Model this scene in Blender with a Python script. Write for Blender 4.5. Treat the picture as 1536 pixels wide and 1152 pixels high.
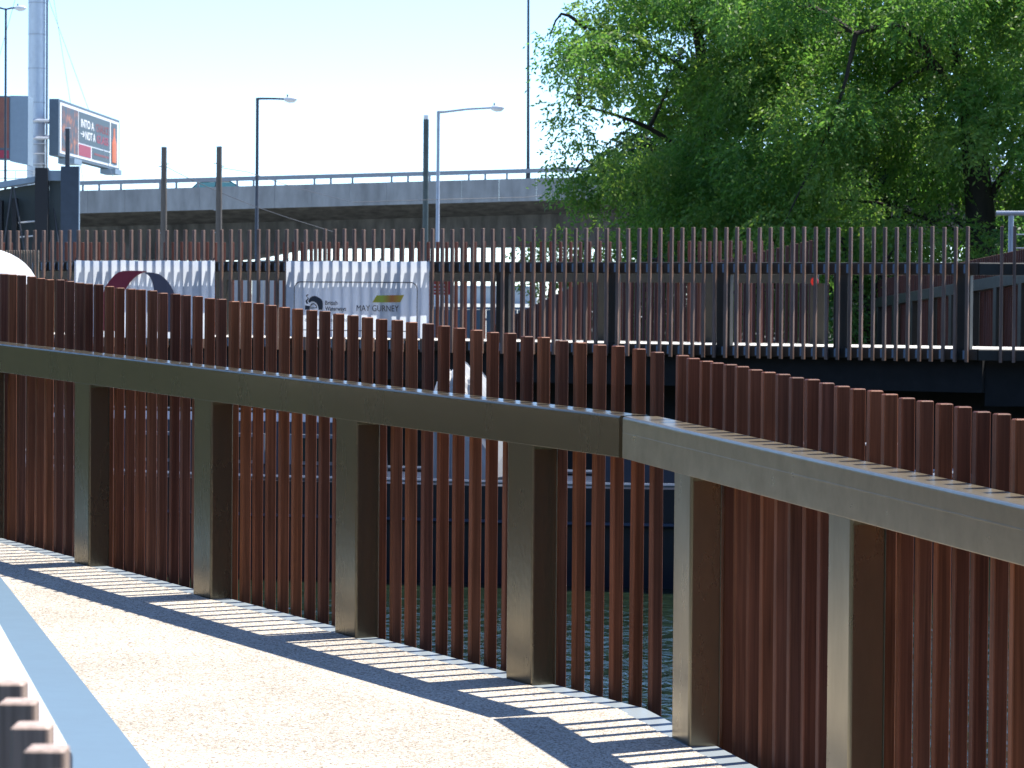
import bpy, math, random
import numpy as np
from mathutils import Vector, Matrix

R = math.radians
random.seed(7)
rng = np.random.default_rng(7)
scene = bpy.context.scene
for o in list(bpy.data.objects):
    bpy.data.objects.remove(o)
COL = scene.collection

# ------------------------------------------------------------------ camera, sky, sun, exposure
cam_data = bpy.data.cameras.new('camera')
cam = bpy.data.objects.new('camera', cam_data)
COL.objects.link(cam)
cam_data.sensor_width = 36.0
cam_data.lens = 36.0 * 4700 / 1536
cam_data.clip_start = 0.1
cam_data.clip_end = 6000
cam.matrix_world = (Matrix.Translation((0, 0, 1.6)) @ Matrix.Rotation(R(90) - math.atan(133 / 4700), 4, 'X')
                    @ Matrix.Rotation(R(0.45), 4, 'Z'))
cam_data.dof.use_dof = True
cam_data.dof.focus_distance = 13.5
cam_data.dof.aperture_fstop = 20
scene.camera = cam

SUN_EL = R(62.5)
SUN_H = Vector((0.84, 0.54)).normalized()          # horizontal direction towards the sun
world = bpy.data.worlds.new('World')
scene.world = world
world.use_nodes = True
wn = world.node_tree
bg = wn.nodes['Background']
sky = wn.nodes.new('ShaderNodeTexSky')
sky.sky_type = 'NISHITA'
sky.sun_disc = False
sky.sun_elevation = SUN_EL
sky.sun_rotation = math.atan2(SUN_H.x, SUN_H.y)
sky.air_density = 0.68
sky.dust_density = 0.0
sky.ozone_density = 7.0
wn.links.new(sky.outputs['Color'], bg.inputs['Color'])
bg.inputs['Strength'].default_value = 0.078

sun_data = bpy.data.lights.new('sun', 'SUN')
sun_data.energy = 2.3
sun_data.angle = R(0.5)
sun_data.color = (1.0, 0.955, 0.88)
sun = bpy.data.objects.new('sun', sun_data)
COL.objects.link(sun)
sun_dir = Vector((SUN_H.x * math.cos(SUN_EL), SUN_H.y * math.cos(SUN_EL), math.sin(SUN_EL)))
sun.rotation_euler = (-sun_dir).to_track_quat('-Z', 'Y').to_euler()
sun.location = (8, 8, 20)

scene.view_settings.view_transform = 'Standard'
scene.view_settings.look = 'None'
scene.view_settings.gamma = 1.0
scene.view_settings.use_curve_mapping = False
scene.view_settings.exposure = 2.05
scene.cycles.max_bounces = 8
scene.cycles.diffuse_bounces = 4
scene.cycles.glossy_bounces = 3
scene.cycles.transmission_bounces = 6
scene.cycles.transparent_max_bounces = 6
scene.cycles.use_denoising = True

# ------------------------------------------------------------------ materials
MATS = {}


def srgb(r, g, b):
    f = lambda c: (c / 255 / 12.92) if c / 255 <= 0.04045 else ((c / 255 + 0.055) / 1.055) ** 2.4
    return (f(r), f(g), f(b), 1.0)


def material(name, color, rough=0.6, metal=0.0, noise=0.0, nscale=6.0, bump=0.0, bscale=40.0, spec=0.5,
             random_tone=0.0, stretch=(1, 1, 1), tint=None, coat=0.0):
    """Principled material with a noise-driven tone, optional per-object tone and fine relief."""
    m = bpy.data.materials.new(name)
    m.use_nodes = True
    nt = m.node_tree
    b = nt.nodes['Principled BSDF']
    col = (*color[:3], 1.0)
    b.inputs['Base Color'].default_value = col
    b.inputs['Roughness'].default_value = rough
    b.inputs['Metallic'].default_value = metal
    b.inputs['Specular IOR Level'].default_value = spec
    b.inputs['Coat Weight'].default_value = coat
    tc = nt.nodes.new('ShaderNodeTexCoord')
    mp = nt.nodes.new('ShaderNodeMapping')
    mp.inputs['Scale'].default_value = stretch
    nt.links.new(tc.outputs['Object'], mp.inputs['Vector'])
    out = None
    if noise > 0:
        nz = nt.nodes.new('ShaderNodeTexNoise')
        nz.inputs['Scale'].default_value = nscale
        nz.inputs['Detail'].default_value = 6
        nz.inputs['Roughness'].default_value = 0.6
        nt.links.new(mp.outputs['Vector'], nz.inputs['Vector'])
        mx = nt.nodes.new('ShaderNodeMix')
        mx.data_type = 'RGBA'
        c2 = tint if tint else tuple(c * (1 - noise) for c in color[:3])
        mx.inputs['A'].default_value = (*[min(1, c * (1 + noise * 0.6)) for c in color[:3]], 1)
        mx.inputs['B'].default_value = (*c2[:3], 1)
        mr = nt.nodes.new('ShaderNodeMapRange')
        mr.inputs['From Min'].default_value = 0.3
        mr.inputs['From Max'].default_value = 0.7
        nt.links.new(nz.outputs['Fac'], mr.inputs['Value'])
        nt.links.new(mr.outputs['Result'], mx.inputs['Factor'])
        out = mx.outputs['Result']
        rr_ = nt.nodes.new('ShaderNodeMapRange')
        rr_.inputs['To Min'].default_value = max(0.02, rough - 0.08)
        rr_.inputs['To Max'].default_value = min(1, rough + 0.08)
        nt.links.new(nz.outputs['Fac'], rr_.inputs['Value'])
        nt.links.new(rr_.outputs['Result'], b.inputs['Roughness'])
    if random_tone > 0:
        oi = nt.nodes.new('ShaderNodeObjectInfo')
        mr2 = nt.nodes.new('ShaderNodeMapRange')
        mr2.inputs['To Min'].default_value = 1 - random_tone
        mr2.inputs['To Max'].default_value = 1 + random_tone
        nt.links.new(oi.outputs['Random'], mr2.inputs['Value'])
        hs = nt.nodes.new('ShaderNodeHueSaturation')
        nt.links.new(mr2.outputs['Result'], hs.inputs['Value'])
        if out is not None:
            nt.links.new(out, hs.inputs['Color'])
        else:
            hs.inputs['Color'].default_value = col
        out = hs.outputs['Color']
    if out is not None:
        nt.links.new(out, b.inputs['Base Color'])
    if bump > 0:
        nb = nt.nodes.new('ShaderNodeTexNoise')
        nb.inputs['Scale'].default_value = bscale
        nb.inputs['Detail'].default_value = 5
        nt.links.new(mp.outputs['Vector'], nb.inputs['Vector'])
        bp = nt.nodes.new('ShaderNodeBump')
        bp.inputs['Strength'].default_value = bump
        bp.inputs['Distance'].default_value = 0.01
        nt.links.new(nb.outputs['Fac'], bp.inputs['Height'])
        nt.links.new(bp.outputs['Normal'], b.inputs['Normal'])
    MATS[name] = m
    return m


def timber_material(name, browns, sat=1.0):
    m = bpy.data.materials.new(name)
    m.use_nodes = True
    nt = m.node_tree
    b = nt.nodes['Principled BSDF']
    b.inputs['Roughness'].default_value = 0.55
    b.inputs['Specular IOR Level'].default_value = 0.18
    oi = nt.nodes.new('ShaderNodeObjectInfo')
    ramp = nt.nodes.new('ShaderNodeValToRGB')
    el = ramp.color_ramp.elements
    while len(el) < len(browns):
        el.new(0.5)
    for i, c in enumerate(browns):
        el[i].position = i / (len(browns) - 1)
        el[i].color = (*c, 1)
    nt.links.new(oi.outputs['Random'], ramp.inputs['Fac'])
    tc = nt.nodes.new('ShaderNodeTexCoord')
    # shift the grain per batten so no two carry the same figure
    add = nt.nodes.new('ShaderNodeVectorMath'); add.operation = 'MULTIPLY_ADD'
    add.inputs[1].default_value = (1, 1, 1)
    sc = nt.nodes.new('ShaderNodeVectorMath'); sc.operation = 'SCALE'
    sc.inputs[0].default_value = (3.1, 7.7, 5.3)
    nt.links.new(oi.outputs['Random'], sc.inputs['Scale'])
    nt.links.new(tc.outputs['Object'], add.inputs[0])
    nt.links.new(sc.outputs['Vector'], add.inputs[2])
    mp = nt.nodes.new('ShaderNodeMapping')
    mp.inputs['Scale'].default_value = (60, 60, 2.2)
    nt.links.new(add.outputs['Vector'], mp.inputs['Vector'])
    nz = nt.nodes.new('ShaderNodeTexNoise')
    nz.inputs['Scale'].default_value = 1.6
    nz.inputs['Detail'].default_value = 7
    nz.inputs['Distortion'].default_value = 0.6
    nt.links.new(mp.outputs['Vector'], nz.inputs['Vector'])
    mr = nt.nodes.new('ShaderNodeMapRange')
    mr.inputs['From Min'].default_value = 0.3
    mr.inputs['From Max'].default_value = 0.72
    mr.inputs['To Min'].default_value = 0.62
    mr.inputs['To Max'].default_value = 1.22
    nt.links.new(nz.outputs['Fac'], mr.inputs['Value'])
    st = nt.nodes.new('ShaderNodeTexNoise')
    st.inputs['Scale'].default_value = 2.3
    st.inputs['Detail'].default_value = 3
    nt.links.new(add.outputs['Vector'], st.inputs['Vector'])
    ms = nt.nodes.new('ShaderNodeMapRange')
    ms.inputs['From Min'].default_value = 0.3
    ms.inputs['From Max'].default_value = 0.7
    ms.inputs['To Min'].default_value = 0.78
    ms.inputs['To Max'].default_value = 1.2
    nt.links.new(st.outputs['Fac'], ms.inputs['Value'])
    mul = nt.nodes.new('ShaderNodeMath')
    mul.operation = 'MULTIPLY'
    nt.links.new(mr.outputs['Result'], mul.inputs[0])
    nt.links.new(ms.outputs['Result'], mul.inputs[1])
    hs = nt.nodes.new('ShaderNodeHueSaturation')
    hs.inputs['Saturation'].default_value = sat
    nt.links.new(ramp.outputs['Color'], hs.inputs['Color'])
    nt.links.new(mul.outputs['Value'], hs.inputs['Value'])
    nt.links.new(hs.outputs['Color'], b.inputs['Base Color'])
    bp = nt.nodes.new('ShaderNodeBump')
    bp.inputs['Strength'].default_value = 0.25
    bp.inputs['Distance'].default_value = 0.002
    nt.links.new(nz.outputs['Fac'], bp.inputs['Height'])
    nt.links.new(bp.outputs['Normal'], b.inputs['Normal'])
    MATS[name] = m
    return m


def gravel_material(name):
    """Resin-bound pale gravel: small stones of mixed cream, tan and grey with fine relief."""
    m = bpy.data.materials.new(name)
    m.use_nodes = True
    nt = m.node_tree
    b = nt.nodes['Principled BSDF']
    b.inputs['Roughness'].default_value = 0.75
    b.inputs['Specular IOR Level'].default_value = 0.3
    tc = nt.nodes.new('ShaderNodeTexCoord')
    vo = nt.nodes.new('ShaderNodeTexVoronoi')
    vo.inputs['Scale'].default_value = 165
    nt.links.new(tc.outputs['Object'], vo.inputs['Vector'])
    sep = nt.nodes.new('ShaderNodeSeparateColor')
    nt.links.new(vo.outputs['Color'], sep.inputs['Color'])
    ramp = nt.nodes.new('ShaderNodeValToRGB')
    el = ramp.color_ramp.elements
    cols = [(0.0, (0.14, 0.105, 0.075)), (0.13, (0.27, 0.22, 0.162)), (0.35, (0.45, 0.385, 0.302)),
            (0.65, (0.58, 0.518, 0.428)), (1.0, (0.71, 0.66, 0.57))]
    while len(el) < len(cols):
        el.new(0.5)
    for e, (p, c) in zip(el, cols):
        e.position = p
        e.color = (*c, 1)
    nt.links.new(sep.outputs['Red'], ramp.inputs['Fac'])
    # slow wear variation across the path
    nz = nt.nodes.new('ShaderNodeTexNoise')
    nz.inputs['Scale'].default_value = 1.3
    nz.inputs['Detail'].default_value = 4
    nt.links.new(tc.outputs['Object'], nz.inputs['Vector'])
    mr = nt.nodes.new('ShaderNodeMapRange')
    mr.inputs['From Min'].default_value = 0.3
    mr.inputs['From Max'].default_value = 0.7
    mr.inputs['To Min'].default_value = 0.82
    mr.inputs['To Max'].default_value = 1.06
    nt.links.new(nz.outputs['Fac'], mr.inputs['Value'])
    hs = nt.nodes.new('ShaderNodeHueSaturation')
    nt.links.new(ramp.outputs['Color'], hs.inputs['Color'])
    nt.links.new(mr.outputs['Result'], hs.inputs['Value'])
    nt.links.new(hs.outputs['Color'], b.inputs['Base Color'])
    bp = nt.nodes.new('ShaderNodeBump')
    bp.inputs['Strength'].default_value = 0.7
    bp.inputs['Distance'].default_value = 0.006
    bp.invert = True
    nt.links.new(vo.outputs['Distance'], bp.inputs['Height'])
    nt.links.new(bp.outputs['Normal'], b.inputs['Normal'])
    MATS[name] = m
    return m


def leaf_material(name, a, b_, trans):
    m = bpy.data.materials.new(name)
    m.use_nodes = True
    nt = m.node_tree
    nt.nodes.remove(nt.nodes['Principled BSDF'])
    out = nt.nodes['Material Output']
    ge = nt.nodes.new('ShaderNodeNewGeometry')
    ramp = nt.nodes.new('ShaderNodeMix')
    ramp.data_type = 'RGBA'
    ramp.inputs['A'].default_value = (*a, 1)
    ramp.inputs['B'].default_value = (*b_, 1)
    nt.links.new(ge.outputs['Random Per Island'], ramp.inputs['Factor'])
    hs = nt.nodes.new('ShaderNodeHueSaturation')
    hs.inputs['Value'].default_value = trans
    hs.inputs['Hue'].default_value = 0.492
    hs.inputs['Saturation'].default_value = 1.08
    nt.links.new(ramp.outputs['Result'], hs.inputs['Color'])
    df = nt.nodes.new('ShaderNodeBsdfPrincipled')
    df.inputs['Roughness'].default_value = 0.5
    df.inputs['Specular IOR Level'].default_value = 0.35
    tr = nt.nodes.new('ShaderNodeBsdfTranslucent')
    nt.links.new(ramp.outputs['Result'], df.inputs['Base Color'])
    nt.links.new(hs.outputs['Color'], tr.inputs['Color'])
    ad = nt.nodes.new('ShaderNodeMixShader')
    ad.inputs['Fac'].default_value = 0.45
    nt.links.new(df.outputs['BSDF'], ad.inputs[1])
    nt.links.new(tr.outputs['BSDF'], ad.inputs[2])
    nt.links.new(ad.outputs['Shader'], out.inputs['Surface'])
    MATS[name] = m
    return m


def cloth_material(name, color, trans=0.5):
    m = bpy.data.materials.new(name)
    m.use_nodes = True
    nt = m.node_tree
    p = nt.nodes['Principled BSDF']
    p.inputs['Base Color'].default_value = (*color, 1)
    p.inputs['Roughness'].default_value = 0.6
    tr = nt.nodes.new('ShaderNodeBsdfTranslucent')
    tr.inputs['Color'].default_value = (*color, 1)
    mx = nt.nodes.new('ShaderNodeMixShader')
    mx.inputs['Fac'].default_value = trans
    nt.links.new(p.outputs['BSDF'], mx.inputs[1])
    nt.links.new(tr.outputs['BSDF'], mx.inputs[2])
    nt.links.new(mx.outputs['Shader'], nt.nodes['Material Output'].inputs['Surface'])
    tc = nt.nodes.new('ShaderNodeTexCoord')
    nz = nt.nodes.new('ShaderNodeTexNoise')
    nz.inputs['Scale'].default_value = 3.5
    nz.inputs['Detail'].default_value = 2
    nt.links.new(tc.outputs['Object'], nz.inputs['Vector'])
    bp = nt.nodes.new('ShaderNodeBump')
    bp.inputs['Strength'].default_value = 0.3
    bp.inputs['Distance'].default_value = 0.02
    nt.links.new(nz.outputs['Fac'], bp.inputs['Height'])
    nt.links.new(bp.outputs['Normal'], p.inputs['Normal'])
    nt.links.new(bp.outputs['Normal'], tr.inputs['Normal'])
    MATS[name] = m
    return m


def water_material(name):
    m = bpy.data.materials.new(name)
    m.use_nodes = True
    nt = m.node_tree
    b = nt.nodes['Principled BSDF']
    b.inputs['Base Color'].default_value = (0.012, 0.022, 0.012, 1)
    b.inputs['Roughness'].default_value = 0.06
    b.inputs['IOR'].default_value = 1.33
    tc = nt.nodes.new('ShaderNodeTexCoord')
    mp = nt.nodes.new('ShaderNodeMapping')
    mp.inputs['Scale'].default_value = (1.0, 0.55, 1.0)
    nt.links.new(tc.outputs['Object'], mp.inputs['Vector'])
    n1 = nt.nodes.new('ShaderNodeTexNoise')
    n1.inputs['Scale'].default_value = 4.5
    n1.inputs['Detail'].default_value = 4
    n1.inputs['Distortion'].default_value = 0.8
    nt.links.new(mp.outputs['Vector'], n1.inputs['Vector'])
    bp = nt.nodes.new('ShaderNodeBump')
    bp.inputs['Strength'].default_value = 0.8
    bp.inputs['Distance'].default_value = 0.12
    nt.links.new(n1.outputs['Fac'], bp.inputs['Height'])
    nt.links.new(bp.outputs['Normal'], b.inputs['Normal'])
    MATS[name] = m
    return m


def print_gradient(name):
    m = bpy.data.materials.new(name)
    m.use_nodes = True
    nt = m.node_tree
    b = nt.nodes['Principled BSDF']
    b.inputs['Roughness'].default_value = 0.6
    tc = nt.nodes.new('ShaderNodeTexCoord')
    sp = nt.nodes.new('ShaderNodeSeparateXYZ')
    nt.links.new(tc.outputs['Generated'], sp.inputs['Vector'])
    rp = nt.nodes.new('ShaderNodeValToRGB')
    el = rp.color_ramp.elements
    cs = [(0, srgb(214, 178, 40)), (0.3, srgb(196, 200, 70)), (0.62, srgb(222, 120, 50)), (1, srgb(226, 190, 50))]
    while len(el) < 4:
        el.new(0.5)
    for e, (p, c) in zip(el, cs):
        e.position = p
        e.color = c
    nt.links.new(sp.outputs['X'], rp.inputs['Fac'])
    nt.links.new(rp.outputs['Color'], b.inputs['Base Color'])
    MATS[name] = m
    return m


def photo_print(name):
    """Blurred amber-and-slate picture printed on the billboard."""
    m = bpy.data.materials.new(name)
    m.use_nodes = True
    nt = m.node_tree
    b = nt.nodes['Principled BSDF']
    b.inputs['Roughness'].default_value = 0.5
    tc = nt.nodes.new('ShaderNodeTexCoord')
    nz = nt.nodes.new('ShaderNodeTexNoise')
    nz.inputs['Scale'].default_value = 2.6
    nz.inputs['Detail'].default_value = 3
    nt.links.new(tc.outputs['Object'], nz.inputs['Vector'])
    rp = nt.nodes.new('ShaderNodeValToRGB')
    el = rp.color_ramp.elements
    cs = [(0.38, srgb(52, 68, 80)), (0.52, srgb(92, 66, 62)), (0.66, srgb(160, 92, 56)), (0.8, srgb(200, 150, 105))]
    while len(el) < 4:
        el.new(0.5)
    for e, (p, c) in zip(el, cs):
        e.position = p
        e.color = c
    nt.links.new(nz.outputs['Fac'], rp.inputs['Fac'])
    nt.links.new(rp.outputs['Color'], b.inputs['Base Color'])
    MATS[name] = m
    return m


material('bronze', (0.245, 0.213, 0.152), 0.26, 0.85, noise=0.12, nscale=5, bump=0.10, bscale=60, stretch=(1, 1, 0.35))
material('bronze_lit', (0.42, 0.355, 0.25), 0.30, 0.9, noise=0.16, nscale=9, bump=0.05, bscale=22)  # paler copy of bronze; light bounced off the deck put into its colour
material('bronze_lit_post', (0.33, 0.298, 0.22), 0.29, 0.93, noise=0.16, nscale=7, bump=0.05, bscale=22, stretch=(1, 1, 0.3))  # in-between copy for the right-leg posts, deck bounce put into the colour
material('olive_frame', (0.036, 0.033, 0.022), 0.45, 0.1, noise=0.15)
material('far_bronze', (0.045, 0.042, 0.034), 0.5, 0.3, noise=0.2, nscale=3)
timber_material('timber', [(0.145, 0.050, 0.030), (0.225, 0.076, 0.036), (0.175, 0.072, 0.045), (0.285, 0.100, 0.044),
                           (0.15, 0.060, 0.040)])
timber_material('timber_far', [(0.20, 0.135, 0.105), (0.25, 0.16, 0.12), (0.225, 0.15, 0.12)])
timber_material('timber_grey_lifted', [(0.48, 0.36, 0.29), (0.54, 0.41, 0.34)])  # grey-brown timber, base lightened to offset the shade on these batten faces
timber_material('timber_red', [(0.095, 0.038, 0.029), (0.13, 0.047, 0.031), (0.09, 0.040, 0.031)])
timber_material('timber_pale', [(0.28, 0.22, 0.16), (0.34, 0.27, 0.19), (0.30, 0.23, 0.18)])
gravel_material('gravel')
material('edge_plate', (0.25, 0.285, 0.30), 0.42, 0.0, noise=0.12, nscale=3)
material('blue_plate', (0.135, 0.205, 0.265), 0.45, 0.0, noise=0.06, nscale=2.0)
material('white_coping', (0.82, 0.82, 0.80), 0.35, noise=0.03)
material('far_deck', (0.62, 0.58, 0.50), 0.7, noise=0.1)
material('bracket_steel', (0.16, 0.22, 0.30), 0.4, 0.3)
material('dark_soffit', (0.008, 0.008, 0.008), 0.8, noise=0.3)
material('bank_wall', (0.045, 0.043, 0.04), 0.9, noise=0.4, nscale=4, bump=0.4, bscale=18)
material('soil', (0.07, 0.065, 0.045), 0.95, noise=0.35, nscale=1.5)
material('far_ground', (0.30, 0.31, 0.28), 0.95, noise=0.2, nscale=0.2)
water_material('water')
material('shade_bank_dark', (0.03, 0.04, 0.018), 0.95, noise=0.5, nscale=1.2)  # dark cover of the added, unseen light-blocking bank
cloth_material('banner_cloth', (0.82, 0.88, 0.95), 0.58)  # blue cast of the sky light put into the cloth colour
cloth_material('canvas_white', (0.84, 0.85, 0.86), 0.35)
cloth_material('canvas_grey', (0.46, 0.46, 0.45), 0.2)  # dimmer grey canvas for the boat hood
material('print_dark', (0.035, 0.035, 0.045), 0.6)
material('print_red', srgb(150, 22, 48), 0.6, noise=0.08)
material('print_grey', srgb(92, 84, 96), 0.6, noise=0.08)
print_gradient('print_gradient')
photo_print('photo_print')
material('concrete', (0.25, 0.265, 0.275), 0.85, noise=0.28, nscale=2.0, bump=0.1, bscale=6, random_tone=0.07, stretch=(1, 1, 0.3))
material('concrete_dark', (0.085, 0.08, 0.07), 0.9, noise=0.6, nscale=2.2, stretch=(1, 1, 0.08), bump=0.15, bscale=5)
material('galvanised', (0.34, 0.37, 0.41), 0.45, 0.3, noise=0.1)
material('rail_paint', (0.22, 0.25, 0.29), 0.5, 0.1, noise=0.1)
material('pole_dark', (0.05, 0.055, 0.065), 0.5, 0.2, noise=0.15)
material('column_green', (0.045, 0.065, 0.065), 0.6, noise=0.2)
material('pole_wood', (0.13, 0.115, 0.10), 0.9, noise=0.35, nscale=4, stretch=(3, 3, 0.4))
material('lantern', (0.62, 0.63, 0.64), 0.35)
material('mast_silver', (0.46, 0.50, 0.55), 0.38, 0.45, noise=0.06)
material('board_blue', (0.085, 0.12, 0.155), 0.55, noise=0.1)
material('board_side', (0.20, 0.27, 0.34), 0.55, noise=0.06)
material('slate_print', (0.05, 0.075, 0.09), 0.5)
material('white_paint', (0.72, 0.72, 0.71), 0.5)
material('print_crimson', srgb(150, 40, 62), 0.5)
material('print_orange', srgb(196, 96, 40), 0.5)
material('print_rust', srgb(120, 44, 42), 0.5)
material('poster_maroon', (0.11, 0.03, 0.028), 0.5, noise=0.7, nscale=1.6, tint=(0.24, 0.09, 0.05))
material('hoarding_green', (0.055, 0.075, 0.08), 0.7, noise=0.25, nscale=0.8)
material('hoarding_navy', (0.028, 0.045, 0.07), 0.6, noise=0.15)
material('hoarding_black', (0.008, 0.010, 0.014), 0.7)
material('bark', (0.035, 0.028, 0.022), 0.95, noise=0.4, nscale=7, bump=0.8, bscale=14, stretch=(1, 1, 0.3))
leaf_material('leaf_locust', (0.055, 0.140, 0.030), (0.115, 0.205, 0.044), 2.8)
leaf_material('leaf_bright', (0.078, 0.165, 0.034), (0.150, 0.220, 0.048), 2.5)
leaf_material('leaf_dark', (0.028, 0.085, 0.022), (0.060, 0.125, 0.030), 2.2)
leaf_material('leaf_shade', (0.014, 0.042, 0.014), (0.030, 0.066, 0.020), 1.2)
material('hull_navy', (0.012, 0.016, 0.028), 0.35, noise=0.2, coat=0.2)
material('cabin_slate', (0.03, 0.036, 0.05), 0.4, noise=0.2)
material('glass_dark', (0.02, 0.03, 0.035), 0.08)
material('glass_teal', (0.10, 0.34, 0.33), 0.1)
material('car_teal', (0.005, 0.035, 0.038), 0.25, coat=0.5)
material('tyre', (0.015, 0.015, 0.015), 0.8)
material('van_grey', (0.10, 0.14, 0.18), 0.35, coat=0.3)
material('sign_red', srgb(170, 24, 30), 0.5)
material('reflector_red', srgb(220, 50, 30), 0.3)
material('cream_board', (0.66, 0.63, 0.55), 0.7, noise=0.06, random_tone=0.05)
material('slate_board', (0.13, 0.18, 0.22), 0.7, noise=0.15)
material('pontoon_grey', (0.10, 0.10, 0.10), 0.85, noise=0.2)
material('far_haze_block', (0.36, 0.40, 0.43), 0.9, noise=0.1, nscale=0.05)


# ------------------------------------------------------------------ mesh helpers
def rr(a0, a1, b0, b1, r, n=3):
    """Rounded rectangle as a closed loop of (a, b)."""
    pts = []
    for cx, cy, st in ((a1 - r, b1 - r, 0), (a0 + r, b1 - r, 90), (a0 + r, b0 + r, 180), (a1 - r, b0 + r, 270)):
        for i in range(n + 1):
            t = R(st + 90 * i / n)
            pts.append((cx + r * math.cos(t), cy + r * math.sin(t)))
    return pts


class MB:
    def __init__(self):
        self.v = []
        self.f = []

    def box(self, x0, x1, y0, y1, z0, z1):
        i = len(self.v)
        self.v += [(x0, y0, z0), (x1, y0, z0), (x1, y1, z0), (x0, y1, z0), (x0, y0, z1), (x1, y0, z1), (x1, y1, z1), (x0, y1, z1)]
        self.f += [(i, i + 3, i + 2, i + 1), (i + 4, i + 5, i + 6, i + 7), (i, i + 1, i + 5, i + 4), (i + 1, i + 2, i + 6, i + 5),
                   (i + 2, i + 3, i + 7, i + 6), (i + 3, i, i + 4, i + 7)]
        return self

    def hexa(self, p):
        """Eight corners: four below (counter-clockwise from above), four above."""
        i = len(self.v)
        self.v += [tuple(q) for q in p]
        self.f += [(i, i + 3, i + 2, i + 1), (i + 4, i + 5, i + 6, i + 7), (i, i + 1, i + 5, i + 4), (i + 1, i + 2, i + 6, i + 5),
                   (i + 2, i + 3, i + 7, i + 6), (i + 3, i, i + 4, i + 7)]
        return self

    def loft(self, rings, cap=True, flip=False):
        i = len(self.v)
        n = len(rings[0])
        for r_ in rings:
            self.v += [tuple(q) for q in r_]
        fs = []
        for k in range(len(rings) - 1):
            for j in range(n):
                a = i + k * n + j
                b = i + k * n + (j + 1) % n
                fs.append((a, b, b + n, a + n))
        if cap:
            fs.append(tuple(i + j for j in range(n))[::-1])
            fs.append(tuple(i + (len(rings) - 1) * n + j for j in range(n)))
        if flip:
            fs = [f[::-1] for f in fs]
        self.f += fs
        return self

    def tube(self, path, radii, sides=10, cap=True):
        path = [Vector(p) for p in path]
        if not hasattr(radii, '__len__'):
            radii = [radii] * len(path)
        rings = []
        for k, p in enumerate(path):
            t = (path[min(k + 1, len(path) - 1)] - path[max(k - 1, 0)]).normalized()
            ref = Vector((0, 0, 1)) if abs(t.z) < 0.95 else Vector((0, 1, 0))
            a = t.cross(ref).normalized()
            b = t.cross(a).normalized()
            rings.append([p + (a * math.cos(2 * math.pi * j / sides) + b * math.sin(2 * math.pi * j / sides)) * radii[k]
                          for j in range(sides)])
        return self.loft(rings, cap, flip=False)

    def lathe(self, prof, sides=20, c=(0, 0, 0)):
        rings = [[(c[0] + r_ * math.cos(2 * math.pi * j / sides), c[1] + r_ * math.sin(2 * math.pi * j / sides), c[2] + z)
                  for j in range(sides)] for r_, z in prof]
        return self.loft(rings)

    def poly(self, pts):
        i = len(self.v)
        self.v += [tuple(p) for p in pts]
        self.f.append(tuple(range(i, i + len(pts))))
        return self

    def mesh(self, name, mat, smooth=False):
        me = bpy.data.meshes.new(name)
        me.from_pydata(self.v, [], self.f)
        me.materials.append(MATS[mat])
        if smooth:
            for p in me.polygons:
                p.use_smooth = True
            try:
                me.set_sharp_from_angle(angle=R(40))
            except Exception:
                pass
        me.update()
        return me

    def build(self, name, mat, parent=None, smooth=False):
        return link(name, self.mesh(name, mat, smooth), parent)


def link(name, me, parent=None, loc=None):
    o = bpy.data.objects.new(name, me)
    COL.objects.link(o)
    if parent is not None:
        o.parent = parent
    if loc is not None:
        o.location = loc
    return o


def tag(o, label=None, cat=None, group=None, kind=None):
    if label: o['label'] = label
    if cat: o['category'] = cat
    if group: o['group'] = group
    if kind: o['kind'] = kind
    return o


def thing(name, label, cat, loc=(0, 0, 0), rz=0.0, group=None):
    o = bpy.data.objects.new(name, None)
    COL.objects.link(o)
    o.location = loc
    o.rotation_euler = (0, 0, rz)
    return tag(o, label, cat, group)


def text_mesh(body, size, mat, width=None, depth=0.0006, bold=0.0):
    cu = bpy.data.curves.new('lettering', 'FONT')
    cu.body = body
    cu.size = size
    cu.extrude = depth
    cu.offset = bold
    cu.resolution_u = 3
    tmp = bpy.data.objects.new('lettering_tmp', cu)
    COL.objects.link(tmp)
    dg = bpy.context.evaluated_depsgraph_get()
    me = bpy.data.meshes.new_from_object(tmp.evaluated_get(dg))
    bpy.data.objects.remove(tmp)
    me.materials.clear()
    me.materials.append(MATS[mat])
    xs = [v.co.x for v in me.vertices]
    if width and xs:
        k = width / (max(xs) - min(xs))
        x0 = min(xs)
        for v in me.vertices:
            v.co.x = (v.co.x - x0) * k
    return me


# ------------------------------------------------------------------ the near ramp: plan lines
GR = 0.0245                                   # fall of the ramp along its length
P0 = Vector((-0.017, 12.619))                 # foot of the fourth portal post on the inner face
U = Vector((0.5014, -0.865)).normalized()     # along the upper leg, towards the camera
N = Vector((-U.y, U.x))                       # outwards over the water
JS = 0.865
PJ = P0 + U * JS                              # joint where the ramp turns
V = Vector((0.251, -0.968)).normalized()
NV = Vector((-V.y, V.x))


def deck_z(p):
    return 0.056 - GR * ((Vector((p[0], p[1])) - P0).dot(U))


def at_v(s, off):
    return PJ + V * s + NV * off


def at_u(s, off):
    return P0 + U * s + N * off


def sheet(name, pts, mat, dz, kind, thick=0.0):
    mb = MB()
    top = [(p[0], p[1], deck_z(p) + dz) for p in pts]
    if thick:
        n = len(top)
        low = [(x, y, z - thick) for x, y, z in top]
        mb.v = low + top
        mb.f = [tuple(range(n))[::-1], tuple(range(n, 2 * n))] + [(i, (i + 1) % n, (i + 1) % n + n, i + n) for i in range(n)]
    else:
        mb.poly(top)
    o = mb.build(name, mat)
    return tag(o, kind=kind)


turn_l = Vector((-2.80, 16.65))
left_top = turn_l - U * 9
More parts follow.
